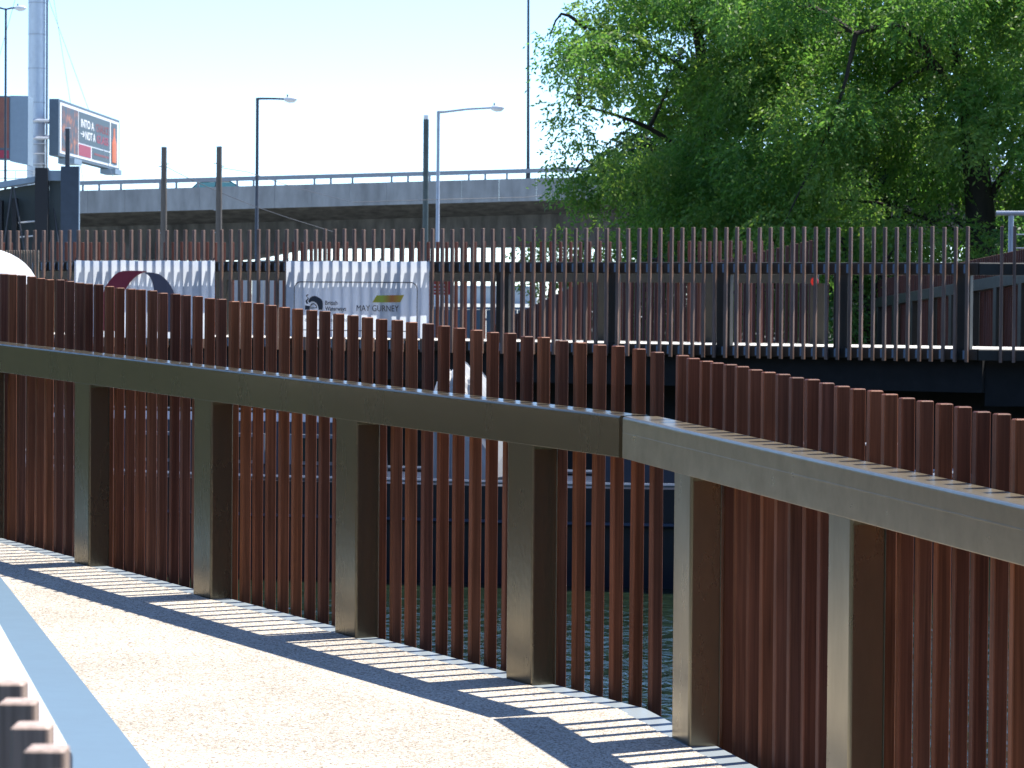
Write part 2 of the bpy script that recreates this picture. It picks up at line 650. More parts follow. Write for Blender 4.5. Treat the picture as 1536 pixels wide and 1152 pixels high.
# give the gravel a slightly ragged edge along the steel plate
GE = 5.0                                        # gravel cut short unseen; bare near-black slab beyond added to darken post sides
rag = [at_v(GE, -1.96), at_v(GE, -0.004)]
for i in range(1, 120):
    s_ = GE - GE * i / 120
    rag.append(at_v(s_, -0.012 + random.uniform(-0.006, 0.009)))
for i in range(0, 200):
    s_ = JS - 15 * i / 200
    rag.append(at_u(s_, -0.012 + random.uniform(-0.006, 0.009)))
rag += [left_top, turn_l]
tag(sheet('ramp_path', rag, 'gravel', 0.0, 'structure'), 'pale resin-bound gravel surface of the curving ramp')
base = [at_v(9, -2.95), at_v(9, 0.108), at_v(0, 0.108), at_u(-15, 0.108), left_top - N * 1.0, turn_l - N * 1.0 - V * 0.2]
tag(sheet('ramp_slab', base, 'dark_soffit', -0.012, 'structure', 0.26))
plate = [at_v(9, -0.03), at_v(9, 0.104), at_v(0.0, 0.104), at_u(-15, 0.104), at_u(-15, -0.03), at_v(0.0, -0.03)]
tag(sheet('edge_plate', plate, 'edge_plate', -0.004, 'structure'), 'narrow grey steel plate under the balustrade battens')
blue = [at_v(GE, -2.95), at_v(GE, -1.955), turn_l + N * 0.005, left_top + N * 0.005, left_top - N * 1.0, turn_l - N * 1.0 - V * 0.2]
tag(sheet('gutter_plate', blue, 'blue_plate', 0.004, 'structure'), 'smooth pale blue strip along the left edge of the gravel')


# ------------------------------------------------------------------ balustrades
def batten_mesh(name, w, d, mat):
    """Unit-high square-sawn fin with eased edges; the foot is at the origin."""
    c = 0.003
    prof = rr(-w / 2, w / 2, -d / 2, d / 2, c, 1)
    top = rr(-w / 2 + c, w / 2 - c, -d / 2 + c, d / 2 - c, c * 0.7, 1)
    mb = MB()
    mb.loft([[(a, b, 0) for a, b in prof], [(a, b, 0.998) for a, b in prof], [(a, b, 1.0) for a, b in top]])
    return mb.mesh(name, mat)


BATTEN = batten_mesh('batten', 0.034, 0.0445, 'timber')
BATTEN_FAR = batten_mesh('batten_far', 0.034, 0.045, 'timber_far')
BATTEN_RED = batten_mesh('batten_red', 0.034, 0.045, 'timber_red')


def add_batten(me, parent, x, y, z0, z1, wob=1.0):
    o = bpy.data.objects.new('batten', me)
    COL.objects.link(o)
    o.parent = parent
    o.location = (x + random.uniform(-0.002, 0.002) * wob, y, z0)
    o.scale = (1, 1, z1 - z0)
    o.rotation_euler = (random.uniform(-0.002, 0.002) * wob, random.uniform(-0.0025, 0.0025) * wob, random.uniform(-0.03, 0.03) * wob)
    return o


def beam(parent, s0, s1, y0, y1, z0, z1, g, mat, name='top_beam', r=0.012):
    up = rr(y0, y1, z0, z1, r, 5)
    lo = rr(y0, y1, z0, z1, min(r, 0.003), 5)
    prof = up[:12] + lo[12:]
    n = max(2, int((s1 - s0) / 1.5))
    rings = []
    for k in range(n + 1):
        s = s0 + (s1 - s0) * k / n
        rings.append([(s, a, b - g * s) for a, b in prof])
    return MB().loft(rings).build(name, mat, parent)


def post(parent, s, w, y0, y1, z0, z1, g, mat, name='post', r=0.01):
    prof = rr(s, s + w, y0, y1, r, 3)
    lo = [(a, b, z0 - g * a) for a, b in prof]
    hi = [(a, b, z1 - g * a) for a, b in prof]
    return MB().loft([lo, hi]).build(name, mat, parent)


def weld(parent, s, w, z1, g, mat):
    """Small triangular gussets where a post meets the beam."""
    for sx, e in ((s - 0.016, s), (s + w + 0.016, s + w)):
        mb = MB()
        y0, y1 = 0.006, 0.09
        a = [(e, y0, z1 - 0.016 - g * e), (sx, y0, z1 + 0.001 - g * sx), (e, y0, z1 + 0.001 - g * e)]
        b = [(x, y1, z) for x, _, z in a]
        mb.loft([a, b]).build('weld', mat, parent)


PITCH = 0.1415
# upper leg of the near balustrade
b1 = thing('balustrade', 'bronze portal-frame balustrade with red-brown battens, left of the beam joint', 'balustrade',
           (P0.x, P0.y, 0.056), math.atan2(U.y, U.x), 'balustrades of the near ramp')
beam(b1, -15, JS - 0.018, 0.0, 0.148, 0.952, 1.111, GR, 'bronze')
for k in range(-9, 1):
    s = k * 1.529
    post(b1, s, 0.205, 0.0, 0.118, -0.005, 0.9525, GR, 'bronze')
    if k > -6:
        weld(b1, s, 0.205, 0.9525, GR, 'bronze')
k = 0
while True:
    s = 0.84 - PITCH * k
    if s < -11.5:
        break
    add_batten(BATTEN, b1, s, 0.148 + 0.028, -0.34 - GR * s, 1.373 - 0.0205 * s - GR * s + random.uniform(-0.003, 0.003))
    k += 1
# lower leg, right of the joint
b2 = thing('balustrade', 'deck-lit, paler bronze balustrade with battens right of the beam joint, nearest the right edge', 'balustrade',
           (PJ.x, PJ.y, 0.056 - GR * JS), math.atan2(V.y, V.x), 'balustrades of the near ramp')
beam(b2, 0.014, 8, 0.0, 0.148, 0.952, 1.111, GR, 'bronze_lit')
beam(b2, 0.016, 7.99, -0.0016, 0.01, 1.045, 1.0495, GR, 'bronze_lit', 'seam', 0.0006)
for k in range(5):
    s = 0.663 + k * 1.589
    post(b2, s, 0.20, 0.0, 0.118, -0.005, 0.9525, GR, 'bronze_lit_post')
    weld(b2, s, 0.20, 0.9525, GR, 'bronze_lit')
for k in range(42):
    s = 0.196 + PITCH * k
    add_batten(BATTEN, b2, s, 0.148 + 0.028, -0.34 - GR * s, 1.351 - 0.0105 * s - GR * s + random.uniform(-0.003, 0.003))

# opposite balustrade, whose batten tops show at the lower left corner
CP = Vector((-0.632, 4.354))
CD = Vector((-0.23, 0.973)).normalized()
CN = Vector((-CD.y, CD.x))                      # away from the path
b3 = thing('balustrade', 'white-coped balustrade with blunt grey-brown batten tops in the lower left corner', 'balustrade',
           (CP.x, CP.y, 0.0), math.atan2(CD.y, CD.x), 'balustrades of the near ramp')
prof = rr(0.0, 0.30, 0.955, 1.005, 0.012, 3)
MB().loft([[(s, a, b + 0.022 * s) for a, b in prof] for s in (-0.25, 1, 2, 3, 4, 5, 6.5, 9, 12.2)]).build('coping', 'white_coping', b3, smooth=True)
for s in (-0.1, 1.45, 3.0, 4.55, 6.1, 7.65, 9.2, 10.75):
    MB().box(s, s + 0.2, 0.05, 0.15, -0.3, 0.954 + 0.022 * s).build('post', 'bronze', b3)
MB().loft([[(s, a, b + 0.022 * s) for a, b in rr(0.02, 0.12, -0.25, -0.1, 0.01, 2)] for s in (-2.2, 12.2)]).build('bottom_rail', 'bronze', b3, smooth=True)
BATTEN_GREY = batten_mesh('batten_grey', 0.040, 0.046, 'timber_grey_lifted')
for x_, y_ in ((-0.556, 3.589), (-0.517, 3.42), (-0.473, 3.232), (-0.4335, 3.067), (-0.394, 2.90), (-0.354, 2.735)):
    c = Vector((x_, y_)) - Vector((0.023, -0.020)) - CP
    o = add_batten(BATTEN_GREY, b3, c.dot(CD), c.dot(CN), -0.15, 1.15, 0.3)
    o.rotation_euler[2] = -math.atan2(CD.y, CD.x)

for k in range(66):
    s = 2.7 + PITCH * k
    add_batten(BATTEN, b3, s, 0.325, -0.15 + 0.022 * s, 1.33 + 0.024 * s)

# ------------------------------------------------------------------ far footbridge
FA = Vector((-4.45, 40.3))
W = Vector((0.8717, -0.48995)).normalized()
WN = Vector((-W.y, W.x))                        # away from the camera
fang = math.atan2(W.y, W.x)
fb = thing('footbridge', 'dark footbridge spanning the canal behind the near ramp, seen side on', 'footbridge', (FA.x, FA.y, 0), fang)
MB().box(-8, 11.04, 0.172, 2.62, 0.93, 1.03).build('deck_slab', 'far_deck', fb)
MB().hexa([(11.045, 0.30, 0.93), (14.0, 1.6, 0.93), (14.0, 4.2, 0.93), (11.045, 2.62, 0.93), (11.045, 0.30, 1.03), (14.0, 1.6, 1.03), (14.0, 4.2, 1.03), (11.045, 2.62, 1.03)]).build('deck_slab', 'far_deck', fb)
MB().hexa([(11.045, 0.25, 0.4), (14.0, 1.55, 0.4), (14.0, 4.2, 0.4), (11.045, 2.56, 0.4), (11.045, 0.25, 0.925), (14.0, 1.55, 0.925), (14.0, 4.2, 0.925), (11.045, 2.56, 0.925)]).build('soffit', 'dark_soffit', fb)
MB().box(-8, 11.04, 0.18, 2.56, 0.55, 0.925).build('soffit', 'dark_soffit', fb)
MB().box(4.6, 20, 0.9, 2.4, -2.2, 0.55).build('void_wall', 'dark_soffit', fb)  # near-black wall added to stand for the deep shade under the deck
for s in (-6.5, -2.0, 2.0):
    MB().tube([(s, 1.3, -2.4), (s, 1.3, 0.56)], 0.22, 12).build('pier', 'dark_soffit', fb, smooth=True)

b4 = thing('balustrade', 'tall dark balustrade of slender sunlit-edged battens on the near side of the far footbridge', 'balustrade',
           (FA.x, FA.y, 0), fang, 'balustrades of the far footbridge')
beam(b4, -8, 11.02, 0.07, 0.17, 1.866, 2.005, 0, 'far_bronze')
beam(b4, -8, 11.02, 0.07, 0.168, 0.915, 1.04, 0, 'far_bronze', 'bottom_beam')
for k in range(-8, 5):
    s = 4.83 + 1.48 * k
    post(b4, s, 0.175, 0.07, 0.17, 1.0395, 1.8665, 0, 'far_bronze')
brk = MB()
for k in range(-90, 46):
    s = 4.98 + 0.14166 * k
    if s < -7.6 or s > 11.0:
        continue
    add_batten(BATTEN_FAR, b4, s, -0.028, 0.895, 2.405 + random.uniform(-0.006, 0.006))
    brk.box(s - 0.050, s - 0.0195, -0.02, 0.068, 1.885, 1.985)
    brk.box(s - 0.050, s - 0.0195, -0.02, 0.068, 0.93, 1.025)
tag(brk.build('bracket', 'bracket_steel', b4), kind='stuff')
b5 = thing('balustrade', 'rear balustrade of the far footbridge with shorter reddish battens and olive frame', 'balustrade',
           (FA.x + WN.x * 2.4, FA.y + WN.y * 2.4, 0), fang, 'balustrades of the far footbridge')
beam(b5, -9, 8.02, 0.0, 0.10, 1.776, 1.93, 0, 'olive_frame')
for k in range(-8, 4):
    post(b5, 3.52 + 1.475 * k, 0.19, 0.0, 0.10, 1.03, 1.7765, 0, 'olive_frame')
for k in range(-90, 32):
    s = 3.68 + 0.14166 * k
    if s < -8.6 or s > 7.75:
        continue
    add_batten(BATTEN_RED, b5, s, 0.13, 0.70, 2.298 + random.uniform(-0.006, 0.006))
# turned end of the near side, at the right edge
e_ang = fang + R(24)
pe = FA + W * 11.06
b6 = thing('balustrade', 'black end bay of the far balustrade with a glinting top edge at the right edge', 'balustrade',
           (pe.x, pe.y, 0), e_ang, 'balustrades of the far footbridge')
beam(b6, 0.0, 3, 0.0, 0.14, 1.866, 2.005, 0, 'far_bronze', r=0.02)
beam(b6, 0.0, 3, 0.0, 0.14, 0.915, 1.04, 0, 'far_bronze', 'bottom_beam', 0.02)
post(b6, 1.55, 0.18, 0.0, 0.10, 1.0395, 1.8665, 0, 'far_bronze')
for k in range(20):
    add_batten(BATTEN_FAR, b6, 0.24 + k * 0.1417, -0.028, 0.895, 2.41)

# receding ramp beyond the footbridge, on the right
ga, gb = Vector((6.72, 41.0)), Vector((5.75, 57.0))
gd = (gb - ga).normalized()
gang = math.atan2(gd.y, gd.x)
GG = 0.0335
b7 = thing('balustrade', 'ramp balustrade climbing to the right behind the footbridge, with pale sloping beam', 'balustrade', (ga.x, ga.y, 0.87), gang)
L_ = (gb - ga).length
beam(b7, -2.5, L_, -0.12, 0.0, 0.952, 1.111, GG, 'olive_frame')
for k in range(11):
    post(b7, -1.2 + 1.53 * k, 0.2, -0.10, 0.0, 0.0, 0.9525, GG, 'olive_frame')
for k in range(int((L_ + 2.4) / 0.1415)):
    s = -2.3 + 0.1415 * k
    add_batten(BATTEN_RED, b7, s, -0.15, -0.35 - GG * s, 1.43 - GG * s)
# long stepped fence behind the rear balustrade
b8 = thing('batten_fence', 'red-brown batten fence with stepped tops rising behind the rear balustrade', 'fence', (0, 0, 0))
pl = [(Vector((-0.35, 57.0)), 1.05), (Vector((0.0, 55.5)), 1.24), (Vector((1.1, 51.5)), 1.81), (Vector((2.9, 47.2)), 2.10), (Vector((4.25, 44.0)), 2.42)]
for (pa, za), (pb, zb) in zip(pl, pl[1:]):
    n_ = int((pb - pa).length / 0.142)
    for i in range(n_):
        t = i / n_
        p = pa.lerp(pb, t)
        o = add_batten(BATTEN_RED, b8, p.x, p.y, 0.2, za + (zb - za) * t)
        o.rotation_euler[2] = math.atan2((pb - pa).y, (pb - pa).x)
for zr in (0.55,):
    MB().tube([(p.x + 0.05, p.y + 0.05, zr) for p, _ in pl], 0.03, 6).build('rail', 'bronze', b8)
rf = thing('reflector', 'small round red reflector on the rear post of the far footbridge', 'reflector', (FA.x + W.x * 8.02 + WN.x * 2.37, FA.y + W.y * 8.02 + WN.y * 2.37, 1.80), fang)
MB().loft([[(0.048 * math.cos(t), -0.02 * k_, 0.055 * math.sin(t)) for t in [2 * math.pi * j / 18 for j in range(18)]] for k_ in (0, 1)]).build('rim', 'sign_red', rf)
MB().loft([[(0.036 * math.cos(t), -0.021 - 0.01 * k_, 0.042 * math.sin(t)) for t in [2 * math.pi * j / 18 for j in range(18)]] for k_ in (0, 1)]).build('lens', 'reflector_red', rf)


# ------------------------------------------------------------------ banners on the far footbridge
def cloth(parent, w, h, mat, seed):
    nx, nz = 48, 26
    r_ = random.Random(seed)
    ph = [r_.uniform(0, 6.28) for _ in range(4)]
    mb = MB()
    for j in range(nz + 1):
        for i in range(nx + 1):
            x, z = w * i / nx, -h * j / nz
            y = 0.004 * math.sin(5 * x + ph[0]) * math.sin(2.2 * z + ph[1]) + 0.0015 * math.sin(11 * x + 3 * z + ph[2])
            sag = -0.010 * abs(math.sin(math.pi * x / w * 3)) if j == 0 else 0
            mb.v.append((x, y, z + sag))
    for j in range(nz):
        for i in range(nx):
            a = j * (nx + 1) + i
            mb.f.append((a, a + nx + 1, a + nx + 2, a + 1))
    return mb.build('cloth', mat, parent, smooth=True)


def eyelets(parent, w, h):
    for x in (0.02, w * 0.33, w * 0.66, w - 0.02):
        MB().tube([(x, -0.012, -0.012), (x + 0.012, -0.004, 0.03)], 0.008, 6).build('tie', 'print_dark', parent)


YB = -0.074
bn1 = thing('banner', 'pale banner with a crimson and grey arch hung on the far balustrade', 'banner',
            (FA.x + W.x * -1.42 - WN.x * 0.074, FA.y + W.y * -1.42 - WN.y * 0.074, 2.015), fang, 'banners on the far balustrade')
W1, H1 = 2.22, 1.0
cloth(bn1, W1, H1, 'banner_cloth', 1)
eyelets(bn1, W1, H1)


def flat(parent, name, mat, pts, y=-0.014):
    """A printed patch: a thin plate just proud of the cloth; pts in metres from the top left corner."""
    mb = MB()
    n = len(pts)
    mb.v = [(x, y, -z) for x, z in pts] + [(x, y + 0.002, -z) for x, z in pts]
    mb.f = [tuple(range(n)), tuple(range(n, 2 * n))[::-1]] + [(i, i + n, (i + 1) % n + n, (i + 1) % n) for i in range(n)]
    return mb.build(name, mat, parent)


def strip(parent, name, mat, outer, inner, y=-0.014):
    """A printed band between two point rows of equal length."""
    n = len(outer)
    mb = MB()
    for row in (outer, inner):
        mb.v += [(x, y, -z) for x, z in row]
    mb.f = [(i, i + 1, n + i + 1, n + i) for i in range(n - 1)]
    return mb.build(name, mat, parent)


def curve_row(pts, n=16):
    """Smooth row through points (Catmull-Rom)."""
    out = []
    P = [pts[0]] + list(pts) + [pts[-1]]
    segs = len(pts) - 1
    for k in range(n + 1):
        t = k / n * segs
        i = min(int(t), segs - 1)
        u = t - i
        p0, p1, p2, p3 = P[i], P[i + 1], P[i + 2], P[i + 3]
        out.append(tuple(0.5 * (2 * b + (c - a) * u + (2 * a - 5 * b + 4 * c - d) * u * u + (-a + 3 * b - 3 * c + d) * u ** 3)
                         for a, b, c, d in zip(p0, p1, p2, p3)))
    return out


K1 = W1 / 210.0                                  # metres per unit of the measured artwork


def art(pts, k=K1, ox=117, oy=391):
    return [((x - ox) * k, (y - oy) * k) for x, y in pts]


strip(bn1, 'crimson_arch', 'print_red', curve_row(art([(160, 478), (160.5, 450), (163, 429), (174, 414), (190, 404.5), (228, 404.3)])),
      curve_row(art([(186, 478), (186.5, 455), (191, 435), (202, 419), (213, 410), (226, 405)])))
strip(bn1, 'grey_arch', 'print_grey', curve_row(art([(226, 405.5), (246, 408), (262, 420), (271, 437), (275, 455), (276, 478)])),
      curve_row(art([(224, 406), (232, 411), (237, 421), (240, 437), (240, 455), (240, 478)])))

bn2 = thing('banner', 'pale banner with outlined panel, bridge emblem and company names on the far balustrade', 'banner',
            (FA.x + W.x * 1.885 - WN.x * 0.074, FA.y + W.y * 1.885 - WN.y * 0.074, 2.012), fang, 'banners on the far balustrade')
W2, H2 = 2.09, 0.95
cloth(bn2, W2, H2, 'banner_cloth', 2)
eyelets(bn2, W2, H2)
K2 = W2 / 214.0
A2 = lambda pts: art(pts, K2, 434, 392)
ro_, ri_ = rr(447, 632, 418.5, 481, 10, 6), rr(448.1, 630.9, 419.6, 479.9, 9, 6)
strip(bn2, 'outline', 'print_dark', A2(ro_ + ro_[:1]), A2(ri_ + ri_[:1]))
flat(bn2, 'colour_bar', 'print_gradient', A2([(565.5, 444.6), (606.6, 443.8), (612, 434.9), (571.5, 435.6)]))
# bridge emblem: solid hump, white arch opening left out, small bird and reed strokes at its left
strip(bn2, 'bridge_emblem', 'print_dark', curve_row(A2([(469, 444), (472, 439), (478, 437), (484, 438.5), (490.6, 443.5), (490.6, 454.6)]), 20),
      curve_row(A2([(471, 446), (474, 444), (478, 444.2), (482, 447), (484.2, 451), (484.6, 454.6)]), 20))
strip(bn2, 'arch_ring', 'print_dark', curve_row(A2([(471, 451), (474, 447), (478, 446.5), (481.5, 449), (482.6, 452)]), 12),
      curve_row(A2([(472, 451.6), (474.8, 448.2), (478, 447.7), (480.5, 450), (481.4, 452.4)]), 12))
flat(bn2, 'water_line', 'print_dark', A2([(469, 453), (481, 452.6), (481, 451.7), (469, 452)]))
flat(bn2, 'emblem_base', 'print_dark', A2([(464, 454.6), (471, 454.6), (471, 450), (464, 449)]))
strip(bn2, 'bird_neck', 'print_dark', curve_row(A2([(467.5, 434.8), (465.6, 437), (468, 440), (465, 443.5), (466.5, 447)]), 12),
      curve_row(A2([(469.6, 435.5), (467.2, 437.6), (470, 440.4), (467.4, 443.8), (469.6, 446.6)]), 12))
for body, x, base_y, wid, size in (('British', 494.7, 448.2, 18.6, 7.6), ('Waterways', 494.7, 455.4, 31.5, 7.6),
                                   ('MAY GURNEY', 542, 455.6, 62.5, 11.0), ('a waterways partnership', 464, 469.4, 67, 7.2)):
    bold = 0.003 if body[0] in 'BW' else 0.0
    me = text_mesh(body, size * K2, 'print_dark', wid * K2, bold=bold * 0.35)
    o = link('lettering', me, bn2, ((x - 434) * K2, -0.014, -(base_y - 392) * K2))
    o.rotation_euler = (R(90), 0, 0)

# ------------------------------------------------------------------ water, banks, ground
wm = MB()
wm.poly([(-60, -8, -1.2), (60, -8, -1.2), (60, 43, -1.2), (-60, 43, -1.2)])
tag(wm.build('water', 'water'), kind='structure')
bank = MB()
bank.hexa([(-60, 42.9, -2), (3.4, 41.5, -2), (3.4, 90, -2), (-60, 90, -2), (-60, 42.9, 0.55), (3.4, 41.5, 0.55), (3.4, 90, 0.55), (-60, 90, 0.55)])
bank.hexa([(3.4, 42.5, -2), (60, 42.5, -2), (60, 90, -2), (3.4, 90, -2), (3.4, 42.5, 0.45), (60, 42.5, 0.45), (60, 90, 0.45), (3.4, 90, 0.45)])
tag(bank.build('bank', 'bank_wall'), kind='structure')
MB().poly([(-3000, 60, 0.56), (3000, 60, 0.56), (3000, 5000, 0.3), (-3000, 5000, 0.3)]).build('ground', 'far_ground')['kind'] = 'structure'
em = MB()  # unseen bank added to cut sky fill and darken reflections
toe = [(-11, 36), (-9.5, 24), (-9, 10), (-8.5, -2), (-6, -12), (4, -14), (13, -11), (16, 2), (15.5, 14), (16, 26)]
tp = curve_row(toe, 60)
prof_e = ((0.0, -1.6), (1.2, 0.4), (3.0, 2.2), (4.5, 4.0), (6.0, 5.4), (9.0, 6.0))
g_e = random.Random(5)
for k_, p in enumerate(tp):
    a, b = Vector(tp[max(0, k_ - 1)]), Vector(tp[min(len(tp) - 1, k_ + 1)])
    t_ = (b - a).normalized()
    nrm = Vector((t_.y, -t_.x))
    if nrm.dot(Vector(p) - Vector((2, 8))) < 0:
        nrm = -nrm
    for d_, z_ in prof_e:
        q = Vector(p) + nrm * (d_ + g_e.uniform(-0.3, 0.3))
        hi_ = float(np.interp(k_, [0, 22, 32, 60], [1.0, 1.1, 2.3, 2.3]))      # raised behind and to the right to block more sky
        em.v.append((q.x, q.y, (z_ * hi_ + g_e.uniform(-0.7, 0.7)) if z_ > 1 else z_))
np_ = len(prof_e)
for k_ in range(len(tp) - 1):
    for j_ in range(np_ - 1):
        a = k_ * np_ + j_
        em.f.append((a, a + 1, a + np_ + 1, a + np_))
tag(em.build('shade_bank', 'shade_bank_dark'), kind='structure')
sl = MB()
sl.poly([(3.0, 44.5, 0.56), (60, 44.5, 0.56), (60, 88, 0.9), (3.0, 88, 0.9)])
tag(sl.build('tree_bank_soil', 'soil'), kind='structure')


# ------------------------------------------------------------------ flyover
FX0, FX1, FY = -75.0, 60.0, 130.0


def fz(x):                                       # rise of the road to the right
    return 6.36 + 0.0352 * (x + 1.94)


fly = thing('flyover', 'long grey concrete road flyover crossing behind the far footbridge', 'flyover', (0, FY, 0))
PW = 1.55
k = 0
x = FX0
while x < FX1:
    g_ = 0.006
    x1 = x + PW - g_
    ty = random.uniform(-0.006, 0.006)
    MB().hexa([(x, ty, fz(x) - 0.94), (x1, ty, fz(x1) - 0.94), (x1, 0.25, fz(x1) - 0.94), (x, 0.25, fz(x) - 0.94),
               (x, ty, fz(x)), (x1, ty, fz(x1)), (x1, 0.25, fz(x1)), (x, 0.25, fz(x))]).build('parapet_panel', 'concrete', fly)
    x += PW


def girder_bottom(x):
    t = min(1, max(0, (x + 12.2) / 3.6))
    t = t * t * (3 - 2 * t)
    return (3.02 + 0.010 * (x + 17)) * (1 - t) + (3.70 + 0.014 * (x + 2)) * t


rings = []
xs = list(np.linspace(FX0, -13, 12)) + list(np.linspace(-12.5, -8, 12)) + list(np.linspace(-6, FX1, 14))
for x in xs:
    zt = fz(x) - 0.905
    zs = zt - 0.55
    zb = girder_bottom(x)
    rings.append([(x, 0.02, zt - 0.04), (x, 2.2, zs), (x, 2.5, zb), (x, 10.5, zb), (x, 10.8, zs), (x, 13, zt - 0.04), (x, 13, zt - 0.002), (x, 0.02, zt - 0.002)])
MB().loft(rings).build('girder', 'concrete_dark', fly)
MB().hexa([(FX0, 0.02, fz(FX0) + 0.225), (FX1, 0.02, fz(FX1) + 0.225), (FX1, 0.16, fz(FX1) + 0.225), (FX0, 0.16, fz(FX0) + 0.225),
           (FX0, 0.02, fz(FX0) + 0.40), (FX1, 0.02, fz(FX1) + 0.40), (FX1, 0.16, fz(FX1) + 0.40), (FX0, 0.16, fz(FX0) + 0.40)]).build('rail', 'rail_paint', fly)
x = -40.3
i = 0
steps = (0.68, 0.90, 1.62)
while x < 40:
    MB().box(x, x + 0.085, 0.05, 0.13, fz(x) - 0.01, fz(x) + 0.226).build('rail_post', 'rail_paint', fly)
    x += steps[i % 3]
    i += 1
for px_ in (-15.6, 14.0, 42.0):
    MB().loft([[(px_ + a, 4.6 + b, z) for a, b in rr(-0.42, 0.42, 0, 3.2, 0.15, 3)] for z in (0.3, 3.9)]).build('pier', 'concrete', fly, smooth=True)

# car on the flyover
car = thing('car', 'dark teal car driving on the flyover, half hidden by the parapet', 'car', (-12.6, FY + 8.0, fz(-12.6) - 0.905), 0.035)
bodyp = [(-2.1, 0.28), (-2.15, 0.62), (-2.0, 0.86), (-1.3, 0.92), (1.05, 0.93), (1.9, 0.80), (2.12, 0.6), (2.1, 0.28)]
MB().loft([[(a, y_, b) for a, b in bodyp] for y_ in (0, 1.7)], flip=True).build('body', 'car_teal', car)
roofp = [(-1.35, 1.37), (-0.8, 1.455), (0.05, 1.455), (0.2, 1.42), (-0.7, 1.40), (-1.3, 1.33)]
MB().loft([[(a, y_, b) for a, b in roofp] for y_ in (0.18, 1.52)]).build('roof', 'car_teal', car)
for a0, a1, b0, b1_ in ((-1.75, -1.3, 0.92, 1.35), (-0.55, -0.5, 0.92, 1.42), (1.0, 0.1, 0.92, 1.44)):
    for y_ in (0.1, 1.55):
        MB().tube([(a0, y_, b0), (a1, y_ + (0.08 if y_ < 1 else -0.06), b1_)], 0.035, 6).build('roof_pillar', 'car_teal', car)
for a in (-1.3, 1.35):
    for y_ in (0.0, 1.5):
        wh = thing('wheel', None, None)
        wh.parent = car
        wh.location = (a, y_, 0.31)
        MB().loft([[(0.31 * math.cos(t), yy, 0.31 * math.sin(t)) for t in [2 * math.pi * j / 16 for j in range(16)]] for yy in (0, 0.2)]).build('tyre', 'tyre', wh)
        MB().loft([[(0.19 * math.cos(t), yy, 0.19 * math.sin(t)) for t in [2 * math.pi * j / 12 for j in range(12)]] for yy in (-0.01, 0.005)]).build('rim', 'lantern', wh)
for q_ in ([(-1.66, 0.94), (-0.56, 0.94), (-0.52, 1.40), (-1.28, 1.36)], [(-0.46, 0.94), (0.92, 0.94), (0.16, 1.40), (-0.44, 1.40)]):
    MB().loft([[(a, y_, b) for a, b in q_] for y_ in (0.13, 0.15)]).build('side_window', 'glass_teal', car)
MB().box(-2.16, -2.10, 0.2, 0.5, 0.62, 0.76).build('tail_light', 'sign_red', car)
MB().box(2.08, 2.13, 0.2, 0.5, 0.56, 0.70).build('headlight', 'lantern', car)


# ------------------------------------------------------------------ street lamps, poles, cables
def street_lamp(x, y, z0, ztop, arm, head_dz, label, r=0.055, arms=(1,), mat='pole_dark'):
    t = thing('street_lamp', label, 'street lamp', (x, y, 0), 0, 'street lamps before the flyover')
    MB().tube([(0, 0, z0), (0, 0, z0 + 1.4), (0, 0, z0 + 1.45), (0, 0, ztop)], [r * 1.5, r * 1.5, r, r * 0.8], 10).build('pole', mat, t, smooth=True)
    for sgn in arms:
        MB().tube([(0, 0, ztop - 0.03), (sgn * arm * 0.12, 0, ztop - 0.02), (sgn * arm * 0.55, 0, ztop + head_dz * 0.6), (sgn * arm, 0, ztop + head_dz)],
                  [r * 0.75, r * 0.6, 0.03, 0.028], 8).build('arm', mat, t, smooth=True)
        mb = MB()
        prof = [(0.0, 0.05), (0.04, 0.075), (0.14, 0.11), (0.28, 0.10), (0.36, 0.03)]
        mb.loft([[(sgn * (arm - 0.03 + a), 0.11 * c / 0.11 * math.cos(q) * 0.9, ztop + head_dz + (0.7 * c if math.sin(q) > 0 else c) * math.sin(q))
                  for q in [2 * math.pi * j / 12 for j in range(12)]] for a, c in prof])
        la = mb.build('lantern', 'lantern', t, smooth=True)
        MB().tube([(sgn * (arm + 0.06), 0, ztop + head_dz + 0.06), (sgn * (arm + 0.06), 0, ztop + head_dz + 0.13)], 0.02, 8).build('photocell', 'pole_dark', la)
    return t


street_lamp(-7.36, 90, 0.3, 7.20, 0.80, -0.03, 'dark street lamp with short right arm, left of the two single-arm lamps')
street_lamp(-2.05, 85, 0.3, 6.57, 1.45, 0.10, 'grey street lamp with long rising right arm, right of the dark column', mat='galvanised')
street_lamp(-16.2, 100, 0.3, 10.6, 0.32, 0.02, 'thin double-arm street lamp at the far left beside the silver mast', r=0.045, arms=(1, -1))

c1 = thing('column', 'thick dark column with pale cap rising between the two single-arm lamps', 'column', (-2.66, 95, 0))
MB().tube([(0, 0, 0.3), (0, 0, 6.9)], 0.085, 12).build('shaft', 'column_green', c1, smooth=True)
MB().tube([(0, 0, 6.9), (0, 0, 7.03)], 0.078, 12).build('cap', 'lantern', c1, smooth=True)
c2 = thing('lighting_column', 'very tall thin brown column on the flyover left of the trees', 'column', (0.6, FY + 0.6, 0))
MB().tube([(0, 0, fz(0) - 0.8), (0, 0, fz(0) + 0.45)], 0.10, 10).build('base', 'pole_dark', c2, smooth=True)
MB().tube([(0, 0, fz(0) + 0.45), (-0.03, 0, 11), (-0.06, 0, 16.5)], [0.07, 0.055, 0.045], 10).build('shaft', 'pole_dark', c2, smooth=True)
MB().tube([(-0.06, 0, 16.5), (0.5, 0, 16.9), (1.4, 0, 17.0)], 0.03, 8).build('arm', 'pole_dark', c2, smooth=True)


